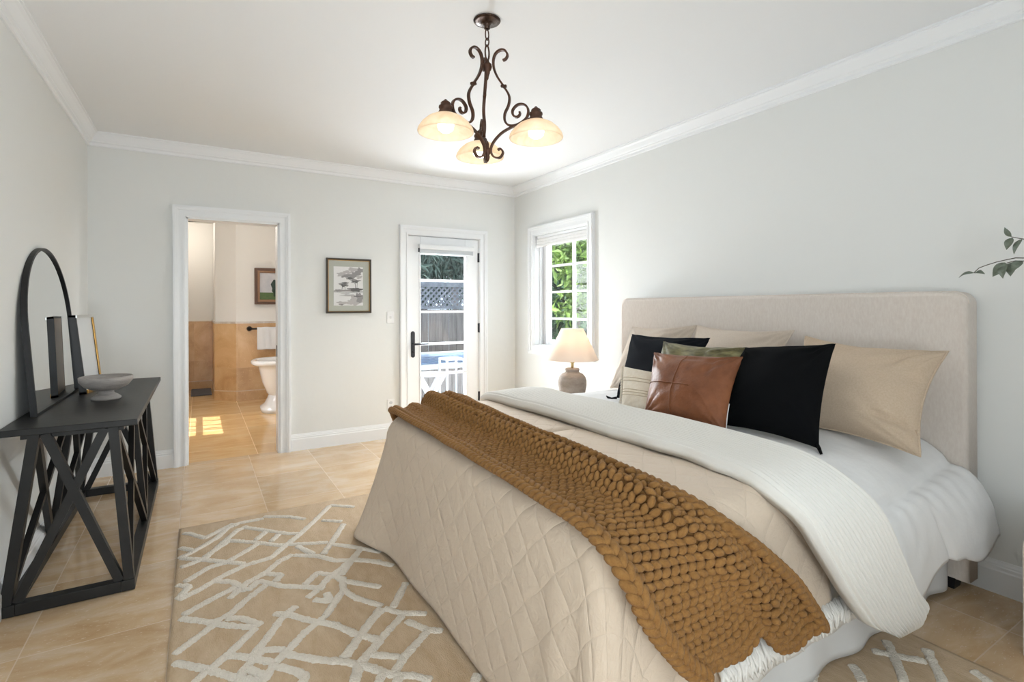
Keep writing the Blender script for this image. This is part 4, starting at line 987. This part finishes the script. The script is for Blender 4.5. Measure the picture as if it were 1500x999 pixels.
# ================================================================== RUG
rug = thing('area_rug', 'beige carved area rug with raised ivory lines under the bed', 'rug', (1.12, 2.0, 0))
G = np.zeros((150, 190, 3)); ry0, ry1, rx0, rx1 = .45, 3.533, -.098, 2.34
for i, x in enumerate(np.linspace(rx0, rx1, 150)):
    for j, y in enumerate(np.linspace(ry0, ry1, 190)):
        e = .006 * nz(y * 3, 2) if i == 0 else 0
        G[i, j] = (x + e, y + (.006 * nz(x * 3, 5) if j == 189 else 0), .012 + .0012 * nz(x * 60, y * 60))
V, F = shell(G, .0115, np.tile(np.array((0, 0, 1.0)), (150, 190, 1))); obj('ground_weave', V, F, 'rug', rug, smooth=True)
RUG = "-0.08,3.45 -0.05,3.43 0.03,3.31|0.02,3.31 0.16,3.44|0.15,3.45 0.19,3.41|-0.09,3.25 -0.01,3.16|-0.09,3.11 -0.03,3.16 0.08,3.28 0.14,3.4 0.2,3.44 0.33,3.44|0.33,3.47 0.46,3.39 0.54,3.3|0.22,3.36 0.34,3.23 0.42,3.14 0.49,3.1|0.49,3.11 0.58,3.24 0.71,3.44|0.71,3.45 0.84,3.34|-0.08,3 0.02,3.04 0.18,3.33 0.24,3.37|-0.08,3.11 0.01,3.04 0.1,2.96 0.19,2.88|0.02,3.06 0.14,3.21 0.26,3.11 0.36,3.01 0.45,2.97 0.59,2.91|0.26,3.14 0.32,3.23|0.33,3.08 0.38,3.16|0.12,2.95 0.2,3.02 0.27,3.09|-0.06,2.83 0.04,2.93 0.12,2.94|-0.08,2.67 -0,2.72 0.09,2.8 0.19,2.86 0.31,2.88 0.39,2.99 0.46,3.07 0.58,3.24|-0.09,2.82 -0.04,2.78 -0.08,2.68|-0.06,2.53 0.04,2.6 0.14,2.66|0.06,2.77 0.13,2.72 0.18,2.6|0.11,2.57 0.16,2.64 0.19,2.68 0.27,2.73 0.34,2.82 0.41,2.86|0.41,2.85 0.51,2.78 0.58,2.68 0.66,2.64 0.77,2.55|0.18,2.6 0.24,2.67|0.23,2.67 0.32,2.56 0.42,2.49 0.48,2.44|0.27,2.72 0.33,2.67 0.3,2.62|0.44,2.95 0.5,2.81|0.54,2.78 0.62,2.92 0.72,3.11|0.6,2.88 0.68,2.8 0.8,2.65|0.62,3.23 0.72,3.15|0.03,2.4 0.11,2.44 0.17,2.52 0.26,2.61|-0.07,2.51 0.01,2.44 0.09,2.36 0.19,2.28|0.09,2.41 0.14,2.39 0.21,2.29|-0.08,2.26 -0.02,2.32 0.05,2.39|0.03,2.1 0.08,2.15 0.14,2.22 0.19,2.28|0.15,2.09 0.21,2.17 0.28,2.29 0.35,2.36|0.26,2.35 0.32,2.3 0.38,2.22 0.46,2.14 0.52,2.03 0.59,1.95|0.23,2.02 0.27,2.06 0.35,2.15 0.44,2.22 0.54,2.37|0.41,2.52 0.48,2.6 0.54,2.54 0.57,2.46 0.7,2.32|0.57,2.5 0.55,2.38 0.58,2.29 0.66,2.17|0.45,2.44 0.51,2.52 0.58,2.58 0.65,2.65 0.73,2.75|0.42,2.37 0.48,2.32 0.48,2.4|0.4,2.4 0.45,2.44|0.44,1.92 0.51,2 0.57,2.07 0.65,2.16|-0.08,2.21 0.02,2.11 0.11,2|-0.02,2.05 0.02,2.1|0.08,2.16 0.14,2.11 0.23,2.02|0.11,1.97 0.13,2.04 0.2,2.12 0.27,2.08|0.27,2.05 0.36,1.96 0.45,1.89 0.54,1.78|0.23,2 0.29,1.93 0.31,1.89 0.29,1.86|0.14,2.04 0.19,1.97|0.44,1.77 0.49,1.86 0.59,1.95|0.13,1.99 0.18,1.94 0.23,2.02|0.57,2.52 0.65,2.64 0.72,2.74|0.66,2.65 0.75,2.56 0.81,2.48|0.66,2.15 0.71,2.08 0.8,2.02|0.69,2.13 0.74,2.2 0.81,2.3|0.53,2.02 0.6,2.1 0.66,2.15|0.45,1.92 0.53,2.02|0.5,2.05 0.53,2.02 0.59,1.94|0.48,1.86 0.57,1.94 0.65,2.01 0.71,2.06|0.53,1.89 0.58,1.85 0.62,1.82|0.57,1.75 0.64,1.82 0.72,1.88 0.77,1.92|0.71,2.02 0.76,1.92 0.81,1.88|0.46,1.86 0.5,1.84 0.56,1.75 0.63,1.7 0.67,1.65|0.51,1.73 0.54,1.77|0.44,1.77 0.48,1.86|0.56,1.7 0.59,1.73|0.78,1.56 0.82,1.6|2.1,0.96 2.13,0.92 2.16,0.88 2.2,0.83|2.21,0.96 2.13,0.9 2.06,0.85 2.01,0.82|2.28,0.86 2.22,0.82 2.15,0.77 2.11,0.75|1.96,0.96 1.93,0.92 1.89,0.89|2.28,0.73 2.27,0.7 2.25,0.67"
lines = [[tuple(map(float, p.split(','))) for p in l.split(' ')] for l in RUG.split('|')]
def shown(p): return (p[0] < .95 and p[1] > 1.5) or (p[0] > 1.8 and p[1] < 1.02)
for ddx in (0, .86, 1.72):                       # the same weave carries on under the bed and towards the near edge
    for ddy in (.0, -1.42, -2.84):
        if (ddx, ddy) == (0, 0): continue
        for l in lines[:68]:
            q = [(x + ddx, y + ddy) for x, y in l]
            if all(-.08 < a < 2.32 and .47 < b < 3.51 and not shown((a, b)) for a, b in q): lines.append(q)
mb = MB()
for l in lines:
    P = []
    for (xa, ya), (xb, yb) in zip(l[:-1], l[1:]):
        k = max(2, int(math.hypot(xb - xa, yb - ya) / .007)); P += [(xa + (xb - xa) * q / k, ya + (yb - ya) * q / k) for q in range(k)]
    P.append(l[-1]); m_ = len(P)
    # soften the corners, then sweep a low rounded ridge
    A = np.array(P)
    for _ in range(2): A[1:-1] = (A[:-2] + 2 * A[1:-1] + A[2:]) / 4
    V = []; NS = 7
    for i in range(m_):
        t = A[min(i + 1, m_ - 1)] - A[max(i - 1, 0)]; t = t / (np.linalg.norm(t) + 1e-9); n2 = np.array((-t[1], t[0]))
        hw = .0175 + .004 * nz(A[i, 0] * 45, A[i, 1] * 45) + .0035 * nz(A[i, 0] * 190, A[i, 1] * 190); hh = .0085 + .004 * nz(A[i, 0] * 70 + 9, A[i, 1] * 70)
        if i in (0, m_ - 1): hw *= .7; hh *= .5
        for k in range(NS):
            a = PI * k / (NS - 1); q = A[i] + n2 * hw * math.cos(a) * (1 + .22 * nz(A[i, 0] * 140, A[i, 1] * 140, k * 2.0)); V.append((q[0], q[1], .0105 + hh * math.sin(a) ** .7))
    F = [(i * NS + k, i * NS + k + 1, (i + 1) * NS + k + 1, (i + 1) * NS + k) for i in range(m_ - 1) for k in range(NS - 1)] + [tuple(range(NS)), tuple((m_ - 1) * NS + k for k in range(NS))]
    mb.add(V, F)
mb.build('raised_pattern', 'rugpile', rug, smooth=True)

# ================================================================== CONSOLE TABLE
ct = thing('console_table', 'black wooden console table with crossed trestle braces along the wall', 'console table', (-.48, 3.7, 0))
cy0, cy1, cz = 2.895, 4.535, .775
MB().box((-.703, cy0 - .02, cz - .028), (-.236, cy1 + .01, cz)).build('tabletop', 'black', ct, bevel=.003)
bxl, bxr, txl, txr, w_ = -.685, -.272, -.594, -.328, .036
mb = MB(); mb.box((-.703, cy0 + .005, .003), (-.703 + .05, cy1, .05)); mb.box((-.300, cy0 + .005, .003), (-.250, cy1, .05)); mb.box((-.653, cy0 + .005, .003), (-.300, cy0 + .055, .05)); mb.box((-.653, cy1 - .05, .003), (-.300, cy1, .05))
mb.build('base_rail', 'black', ct, bevel=.002)
mb = MB(); mb.box((-.64, cy0 + .03, cz - .052), (-.29, cy1 - .03, cz - .028)); mb.build('apron', 'black', ct)
zt = cz - .03
for y in (cy0 + .03, cy1 - .025):
    MB().bar((bxl, y, .045), (txl, y, zt), .037, .04).build('leg', 'black', ct); MB().bar((bxr, y, .045), (txr, y, zt), .037, .04).build('leg', 'black', ct)
    MB().bar((txl + .035, y, zt - .005), (bxr - .035, y, .05), .034, .032).build('brace', 'black', ct); MB().bar((txr - .03, y, zt - .005), (bxl + .035, y, .05), .034, .030).build('brace', 'black', ct)
for bx_, tx_ in ((bxr, txr), (bxl, txl)):
    ym = (cy0 + cy1) / 2
    MB().bar((bx_, ym, .045), (tx_, ym, zt), .03, .04, (0, 1, 0)).build('leg', 'black', ct)
    for a, b in ((cy0 + .055, ym - .03), (ym + .03, cy1 - .05)):
        MB().bar((tx_, a, zt), (bx_, b, .05), .026, .034, (0, 1, 0)).build('brace', 'black', ct); MB().bar((tx_, b, zt), (bx_, a, .05), .024, .034, (0, 1, 0)).build('brace', 'black', ct)

# arched mirror leaning on the wall
def lean(xb, ln, rot, yref, zb=cz): return lambda y, z, d=0.0: (xb - (z - zb) * ln + rot * (y - yref) - d, y, z)
mr = thing('arched_mirror', 'black framed arched mirror leaning on the wall on the console', 'mirror', (-.64, 3.58, cz))
mf = lean(-.632, .072, .012, 3.5)
def arch(y0, y1, z0, zt_, rz, n=40):
    yc_, hw = (y0 + y1) / 2, (y1 - y0) / 2; zs = zt_ - rz
    return [(y0, z0)] + [(y0, z0 + (zs - z0) * k / 8) for k in range(1, 8)] + [(yc_ - hw * math.cos(PI * k / n), zs + rz * math.sin(PI * k / n)) for k in range(n + 1)] + [(y1, zs - (zs - z0) * k / 8) for k in range(1, 9)]
A0 = arch(3.175, 4.085, cz, 1.588, .405); A1 = arch(3.187, 4.073, cz + .012, 1.576, .393); n = len(A0)
V = [mf(y, z) for y, z in A0] + [mf(y, z) for y, z in A1] + [mf(y, z, .024) for y, z in A0] + [mf(y, z, .014) for y, z in A1]
F = []
for i in range(n):
    j = (i + 1) % n; F += [(i, j, n + j, n + i), (2 * n + i, 2 * n + j, j, i), (n + i, n + j, 3 * n + j, 3 * n + i)]
F.append(tuple(range(2 * n, 3 * n)))
obj('frame', V, F, 'blackmetal', mr)
V = [mf(y, z, .010) for y, z in A1] + [mf(y, z, .014) for y, z in A1]; F = [tuple(range(n)), tuple(range(2 * n - 1, n - 1, -1))] + [(i, (i + 1) % n, n + (i + 1) % n, n + i) for i in range(n)]
obj('looking_glass', V, F, 'mirror', mr)

# gold picture frame leaning on the mirror
pf = thing('picture_frame', 'gold faced picture frame with black sides leaning on the arched mirror', 'picture frame', (-.57, 3.98, cz))
ff = lean(-.556, .105, .096, 3.87)
fy0, fy1, fz0, fz1, t_ = 3.865, 4.19, cz, 1.232, .034
def slab(mb, y0, y1, z0, z1, d0, d1):
    mb.hexa([ff(y0, z0, d1), ff(y0, z0, d0), ff(y1, z0, d1), ff(y1, z0, d0), ff(y0, z1, d1), ff(y0, z1, d0), ff(y1, z1, d1), ff(y1, z1, d0)]); return mb
mb = MB()
for a in ((fy0, fy0 + .012, fz0, fz1), (fy1 - .012, fy1, fz0, fz1), (fy0, fy1, fz0, fz0 + .012), (fy0, fy1, fz1 - .012, fz1)): slab(mb, *a, .002, t_)
mb.build('frame', 'blackmetal', pf)
mb = MB()
for a in ((fy1 - .022, fy1, fz0, fz1), (fy0 + .022, fy1 - .022, fz0, fz0 + .022)): slab(mb, *a, -.003, .003)
mb.build('gilt_face', 'gold', pf, bevel=.0015)
slab(MB(), fy0 + .0, fy1 - .0, fz1 - .016, fz1 + .001, -.0032, .004).build('reflecting_rail', 'railshine', pf)  # gold top bar coloured grey for the light it reflects
slab(MB(), fy0 + .02, fy1 - .02, fz0 + .02, fz1 - .016, .006, .010).build('print', 'artblue', pf)
slab(MB(), fy0 + .012, fy1 - .012, fz0 + .012, fz1 - .012, t_ - .004, t_ - .001).build('backing', 'kraft', pf)

# footed bowl
bw_ = thing('footed_bowl', 'weathered grey footed bowl on the black console table', 'bowl', (-.435, 3.60, cz))
cb = (-.435, 3.60, cz)
MB().lathe([(.066, 0), (.068, .010), (.055, .022), (.036, .034), (.034, .044), (.05, .052)], cb, 40).build('foot', 'bowl', bw_, smooth=True)
MB().lathe([(.03, .046), (.06, .052), (.098, .072), (.119, .100), (.121, .122), (.117, .126), (.113, .121), (.107, .100), (.08, .075), (.03, .062)], cb, 48).build('basin', 'bowl', bw_, smooth=True)

# ================================================================== NIGHTSTANDS, LAMP, BRANCHES
def nightstand(y0, y1, label):
    ns_ = thing('nightstand', label, 'nightstand', (2.78, (y0 + y1) / 2, 0), 'pale rounded nightstands'); x0, x1, zt_ = 2.553, 3.008, .462; r = .065
    P = [(y0, 0), (y1, 0)] + [(y1 - r + r * math.cos(PI / 2 * k / 8), zt_ - r + r * math.sin(PI / 2 * k / 8)) for k in range(9)] + [(y0 + r + r * math.cos(PI / 2 + PI / 2 * k / 8), zt_ - r + r * math.sin(PI / 2 + PI / 2 * k / 8)) for k in range(9)]
    MB().prism(P, 'x', x0, x1).build('body', 'cabinet', ns_, bevel=.006)
    for k in range(2):
        d = MB().box((x0 - .012, y0 + .045, .05 + .185 * k), (x0 + .004, y1 - .045, .05 + .185 * k + .175)).build('drawer', 'cabinet', ns_, bevel=.004)
        mb = MB(); mb.tube([(x0 - .012, (y0 + y1) / 2, .14 + .185 * k), (x0 - .03, (y0 + y1) / 2, .14 + .185 * k), (x0 - .038, (y0 + y1) / 2, .14 + .185 * k)], [.006, .006, .012], 10); mb.build('knob', 'brass', d, smooth=True)
    return ns_
nightstand(3.235, 3.76, 'pale rounded nightstand under the table lamp, below the side window')
nightstand(.145, .672, 'pale rounded nightstand beside the near end of the headboard, cut off by the photo edge')

lm = thing('table_lamp', 'table lamp with brown clay base and white cone shade below the window', 'lamp', (2.69, 3.5, .462))
cl_ = (2.69, 3.5, 0)
MB().lathe([(.075, .462), (.082, .468), (.092, .50), (.108, .56), (.118, .615), (.118, .65), (.108, .685), (.088, .708), (.062, .720), (.055, .728), (.058, .738), (.060, .748), (.056, .755), (.040, .757)], cl_, 40).build('lamp_base', 'ceramic', lm, smooth=True)
mb = MB(); mb.lathe([(.012, .755), (.012, .83)], cl_, 12); mb.lathe([(.018, .80), (.022, .81), (.022, .86), (.014, .87)], cl_, 14)
for k in range(3):
    a = 2 * PI * k / 3; mb.tube([(2.69, 3.5, 1.06), (2.69 + .092 * math.cos(a), 3.5 + .092 * math.sin(a), 1.062)], .0025, 5)
mb.tube([(2.69, 3.5, .86), (2.735, 3.5, .93), (2.72, 3.5, 1.03), (2.69, 3.5, 1.062), (2.66, 3.5, 1.03), (2.645, 3.5, .93), (2.69, 3.5, .86)], .0025, 5)
mb.build('stem', 'brass', lm, smooth=True)
SH = [(.217, .828), (.216, .832), (.0945, 1.085), (.093, 1.088), (.0905, 1.085), (.213, .831), (.217, .828)]
MB().lathe(SH, cl_, 56, cap=False).build('lamp_shade', 'lampshade', lm, smooth=True)
MB().lathe([(.008, .87), (.02, .885), (.03, .91), (.026, .935), (.01, .95)], cl_, 16).build('bulb', 'bulb', lm, smooth=True)
lamp('table_lamp_light', 'POINT', (2.69, 3.5, .965), 2.0, (1.0, .86, .70), size=.035)

pl = thing('vase_of_branches', 'leafy branches reaching over the bed edge from a stoneware vase', 'plant', (2.76, .38, .462))
MB().lathe([(.06, 0), (.085, .02), (.105, .10), (.10, .19), (.07, .26), (.045, .29), (.042, .32), (.052, .335), (.045, .335), (.036, .32), (.036, .29)], (2.76, .38, .462), 36).build('vase', 'vase', pl, smooth=True)
ST = [[(2.76, .38, .60), (2.76, .39, .85), (2.77, .46, 1.15), (2.76, .58, 1.36), (2.75, .70, 1.449), (2.75, .78, 1.448), (2.75, .860, 1.420), (2.75, .868, 1.405)],
      [(2.76, .385, .60), (2.765, .40, .90), (2.77, .50, 1.22), (2.76, .62, 1.40), (2.75, .72, 1.443), (2.75, .765, 1.438)],
      [(2.755, .38, .60), (2.75, .40, .95), (2.75, .52, 1.33), (2.75, .64, 1.49), (2.75, .72, 1.528), (2.75, .752, 1.540)],
      [(2.77, .375, .60), (2.80, .34, .95), (2.84, .28, 1.3), (2.86, .2, 1.5)], [(2.75, .37, .60), (2.68, .30, .95), (2.60, .22, 1.25), (2.54, .12, 1.42)]]
for s_ in ST: mb = MB(); P = catmull(s_, 40); mb.tube(P.tolist(), [.0042 - .0026 * k / 39 for k in range(40)], 6); mb.build('branch', 'stem', pl, smooth=True)
def leaf(base_, tip, wd, nrm_, curl=.12):
    b, t = np.array(base_), np.array(tip); ax = t - b; L = np.linalg.norm(ax); a = ax / L; s = np.cross(np.array(nrm_, float), a); s /= np.linalg.norm(s); nn = np.cross(a, s)
    V = []; n_ = 10
    for i in range(n_ + 1):
        q = i / n_; h = wd * math.sin(PI * q ** .75) * .5
        for e in (-1, 0, 1): V.append(b + ax * q + s * h * e + nn * (L * curl * math.sin(PI * q) + abs(e) * h * .35))
    F = [(i * 3 + k, i * 3 + k + 1, i * 3 + k + 4, i * 3 + k + 3) for i in range(n_) for k in range(2)]
    o = obj('leaf', V, F, 'leaf', pl, smooth=True); o.modifiers.new('s', 'SOLIDIFY').thickness = .0012
for b, t, wd, nr in [((2.75, .868, 1.405), (2.755, .920, 1.405 - .017), .024, (-.5, .1, .8)), ((2.75, .866, 1.405), (2.735, .828, 1.398), .022, (-.6, 0, .8)),
                     ((2.75, .770, 1.440), (2.74, .806, 1.385), .036, (-.9, -.3, .2)), ((2.75, .768, 1.438), (2.73, .772, 1.376), .034, (-.9, .3, .2)), ((2.75, .745, 1.441), (2.74, .752, 1.384), .036, (-.9, .1, .3)),
                     ((2.75, .720, 1.443), (2.73, .745, 1.40), .034, (-.8, .1, .5)), ((2.75, .752, 1.540), (2.75, .772, 1.580), .018, (-.9, .2, .1)), ((2.75, .748, 1.536), (2.745, .765, 1.490), .028, (-.9, .1, .3)),
                     ((2.75, .720, 1.528), (2.74, .742, 1.47), .022, (-.8, .4, .1)), ((2.75, .69, 1.51), (2.74, .70, 1.44), .028, (-.9, 0, .2)), ((2.86, .2, 1.5), (2.9, .13, 1.52), .03, (-.5, 0, .8)), ((2.84, .28, 1.3), (2.80, .22, 1.34), .03, (-.5, 0, .8)), ((2.54, .12, 1.42), (2.50, .05, 1.42), .03, (-.4, 0, .9)), ((2.6, .22, 1.25), (2.55, .26, 1.29), .03, (-.4, 0, .9))]:
    leaf(b, t, wd, nr)

# ================================================================== CHANDELIER
cx, cy = 1.143, 2.118
chd = thing('chandelier', 'bronze scroll-arm chandelier with three lit alabaster bowl shades', 'chandelier', (cx, cy, ZC))
MB().lathe([(.060, 0), (.063, -.004), (.060, -.008), (.050, -.010), (.030, -.013), (.020, -.018), (.013, -.030), (.014, -.040), (.006, -.046)], (cx, cy, ZC), 36).build('canopy', 'canopy', chd, smooth=True)
def link(mb, z0, z1, rot, wdt=.011, r=.0032):
    zc_, hz = (z0 + z1) / 2, (z1 - z0) / 2; pts = []
    for k in range(20):
        a = 2 * PI * k / 20; pts.append((cx + wdt * math.cos(a) * math.cos(rot), cy + wdt * math.cos(a) * math.sin(rot), zc_ + hz * math.sin(a)))
    mb.tube(pts, r, 6, closed=True)
mb = MB(); link(mb, 2.500, 2.550, .3); link(mb, 2.470, 2.508, 1.9); link(mb, 2.405, 2.476, .4, .014, .0042); mb.build('chain', 'iron', chd, smooth=True)
MB().lathe([(.004, 2.412), (.009, 2.405), (.010, 2.398), (.020, 2.388), (.0225, 2.376), (.018, 2.362), (.012, 2.354), (.013, 2.349), (.008, 2.335), (.006, 2.322), (.003, 2.316)], (cx, cy, 0), 24).build('hub', 'iron', chd, smooth=True)
MB().lathe([(.003, 2.035), (.008, 2.02), (.008, 2.005), (.016, 1.998), (.018, 1.988), (.013, 1.978), (.009, 1.970), (.011, 1.962), (.009, 1.952), (.004, 1.940)], (cx, cy, 0), 24).build('finial', 'iron', chd, smooth=True)
UP = [(562, 318), (578, 312), (586, 292), (573, 268), (548, 262), (524, 276), (512, 306), (514, 350), (530, 395), (556, 438), (570, 456)]
MID = [(558, 452), (575, 470), (595, 512), (591, 556), (571, 600), (573, 640), (598, 664), (640, 662), (682, 636), (693, 596), (676, 566), (640, 560), (613, 584), (615, 612), (634, 624), (650, 612), (648, 598)]
LOW = [(650, 660), (598, 676), (548, 702), (508, 745), (496, 785), (512, 818), (542, 826), (561, 802), (549, 780), (533, 784)]
def rz(p): return ((p[0] - 478) / 1094.0, CAMH + (451.3 - p[1] / 3.568) / 322.0)
for ang in (71.0, 191.0, 311.0):
    a = math.radians(ang); dx, dy = math.cos(a), math.sin(a); side = (-dy, dx, 0)
    def w3(pts): return [(cx + r * dx, cy + r * dy, z) for r, z in pts]
    mb = MB()
    for L_, w1, d1 in ((UP, .0145, .0085), (MID, .0145, .0085), (LOW, .014, .0082)):
        P = catmull([rz(p) for p in L_], 70); mb.strip(w3(P.tolist()), w1, d1, side)
    mb.bar(w3([rz((552, 452))])[0], w3([rz((580, 455))])[0], .010, .014, side)
    mb.tube(w3([(.196, 2.112), (.215, 2.116), (.23, 2.118)]), .006, 8)
    mb.build('arm', 'iron', chd)
    c = (cx + .232 * dx, cy + .232 * dy, 0)
    MB().lathe([(.034, 2.094), (.036, 2.100), (.030, 2.112), (.026, 2.122), (.030, 2.130), (.029, 2.137), (.020, 2.142), (.022, 2.149), (.018, 2.154), (.009, 2.160), (.004, 2.166)], c, 26).build('lamp_holder', 'iron', chd, smooth=True)
    MB().lathe([(.030, 2.100), (.050, 2.097), (.078, 2.083), (.102, 2.062), (.117, 2.040), (.121, 2.028), (.119, 2.022), (.115, 2.021), (.116, 2.028), (.112, 2.039), (.098, 2.058), (.075, 2.078), (.049, 2.092), (.030, 2.095)], c, 44, cap=False).build('glass_shade', 'alabaster', chd, smooth=True)
    MB().lathe([(.012, 2.095), (.014, 2.085), (.028, 2.072), (.036, 2.055), (.033, 2.037), (.020, 2.026), (.006, 2.022)], c, 22).build('bulb', 'bulb', chd, smooth=True)
    lamp('chandelier_light', 'POINT', (c[0], c[1], 2.010), 0.42, (1.0, .90, .76), size=.035)

# ================================================================== FRAMED WASH DRAWING ON THE BACK WALL
pw = thing('framed_print', 'framed ink-wash drawing of trees in a thin bronze frame beside the doorway', 'framed print', (1.206, YB, 1.22))
X0, X1, Z0, Z1 = 1.000, 1.412, 1.219, 1.728
fr_ = frame_boxes(MB(), X0, X1, Z0, Z1, .016, YB - .028, YB - .002).build('frame', 'walnut', pw, bevel=.002)
fr_.data.materials[0] = mat('dark_bronze_frame', (0.07, 0.055, 0.042), 0.35, 0.3)
frame_boxes(MB(), X0 + .016, X1 - .016, Z0 + .016, Z1 - .016, .005, YB - .022, YB - .002).build('inner_lip', 'gold', pw)
MB().box((X0 + .018, YB - .014, Z0 + .018), (X1 - .018, YB - .004, Z1 - .018)).build('mat_board', 'matboard', pw)
mb = MB(); ax0, ax1, az0, az1 = 1.066, 1.335, 1.290, 1.652; mb.box((ax0, YB - .0165, az0), (ax1, YB - .013, az1)); mb.F = mb.F
ra = random.Random(21)
def blob(cx_, cz_, rx, rz_, ink, layer):
    mb.cur = ink; pts = []
    ph = [ra.uniform(0, 6.28) for _ in range(4)]
    for k in range(26):
        a = 2 * PI * k / 26; q = 1 + .22 * math.sin(3 * a + ph[0]) + .16 * math.sin(5 * a + ph[1]) + .12 * math.sin(8 * a + ph[2])
        u = ax0 + (cx_ + rx * q * math.cos(a)) * (ax1 - ax0); v = az0 + (cz_ + rz_ * q * math.sin(a)) * (az1 - az0)
        pts.append((min(ax1, max(ax0, u)), min(az1, max(az0, v))))
    y = YB - .0166 - layer * .00012
    mb.add([(p[0], y, p[1]) for p in pts], [tuple(range(26))])
ly = 0
for c_, r_, ink in [((.68, .93), (.20, .05), 4), ((.90, .91), (.10, .07), 3), ((.45, .86), (.16, .04), 4), ((.78, .84), (.16, .05), 3), ((.30, .80), (.20, .045), 4), ((.62, .77), (.22, .05), 3), ((.38, .75), (.13, .035), 3), ((.86, .74), (.10, .045), 4), ((.55, .70), (.12, .03), 2), ((.72, .64), (.16, .045), 3), ((.74, .62), (.10, .03), 2), ((.36, .55), (.15, .055), 3), ((.33, .52), (.09, .035), 2), ((.36, .58), (.08, .025), 2), ((.55, .38), (.50, .022), 3), ((.75, .41), (.24, .050), 2), ((.15, .38), (.16, .03), 3), ((.80, .14), (.28, .12), 4), ((.88, .20), (.13, .13), 3), ((.62, .08), (.20, .05), 4), ((.28, .07), (.18, .04), 4), ((.45, .26), (.20, .02), 4), ((.80, .24), (.14, .008), 1), ((.40, .30), (.16, .008), 2), ((.25, .02), (.08, .012), 2)]:
    ly += 1; blob(*c_, *r_, ink, ly)
mb.cur = 1
for (u0, v0), (u1, v1), wd in [((.74, .42), (.72, .62), .014), ((.78, .42), (.80, .60), .010), ((.27, .40), (.30, .53), .014), ((.38, .40), (.37, .52), .010), ((.0, .342), (1.0, .335), .007), ((.72, .56), (.62, .66), .008)]:
    ly += 1; y = YB - .0166 - ly * .00012; p, q = (ax0 + u0 * (ax1 - ax0), az0 + v0 * (az1 - az0)), (ax0 + u1 * (ax1 - ax0), az0 + v1 * (az1 - az0))
    d = Vector((q[0] - p[0], q[1] - p[1])).normalized() * (wd * (ax1 - ax0) / 2); n2 = (-d.y, d.x)
    mb.add([(p[0] + n2[0], y, p[1] + n2[1]), (p[0] - n2[0], y, p[1] - n2[1]), (q[0] - n2[0], y, q[1] - n2[1]), (q[0] + n2[0], y, q[1] + n2[1])], [(0, 1, 2, 3)])
mb.build('drawing', ['paper', 'ink1', 'ink2', 'ink3', 'ink4'], pw)
MB().box((X0 + .017, YB - .0235, Z0 + .017), (X1 - .017, YB - .0220, Z1 - .017)).build('glazing', 'picglass', pw)
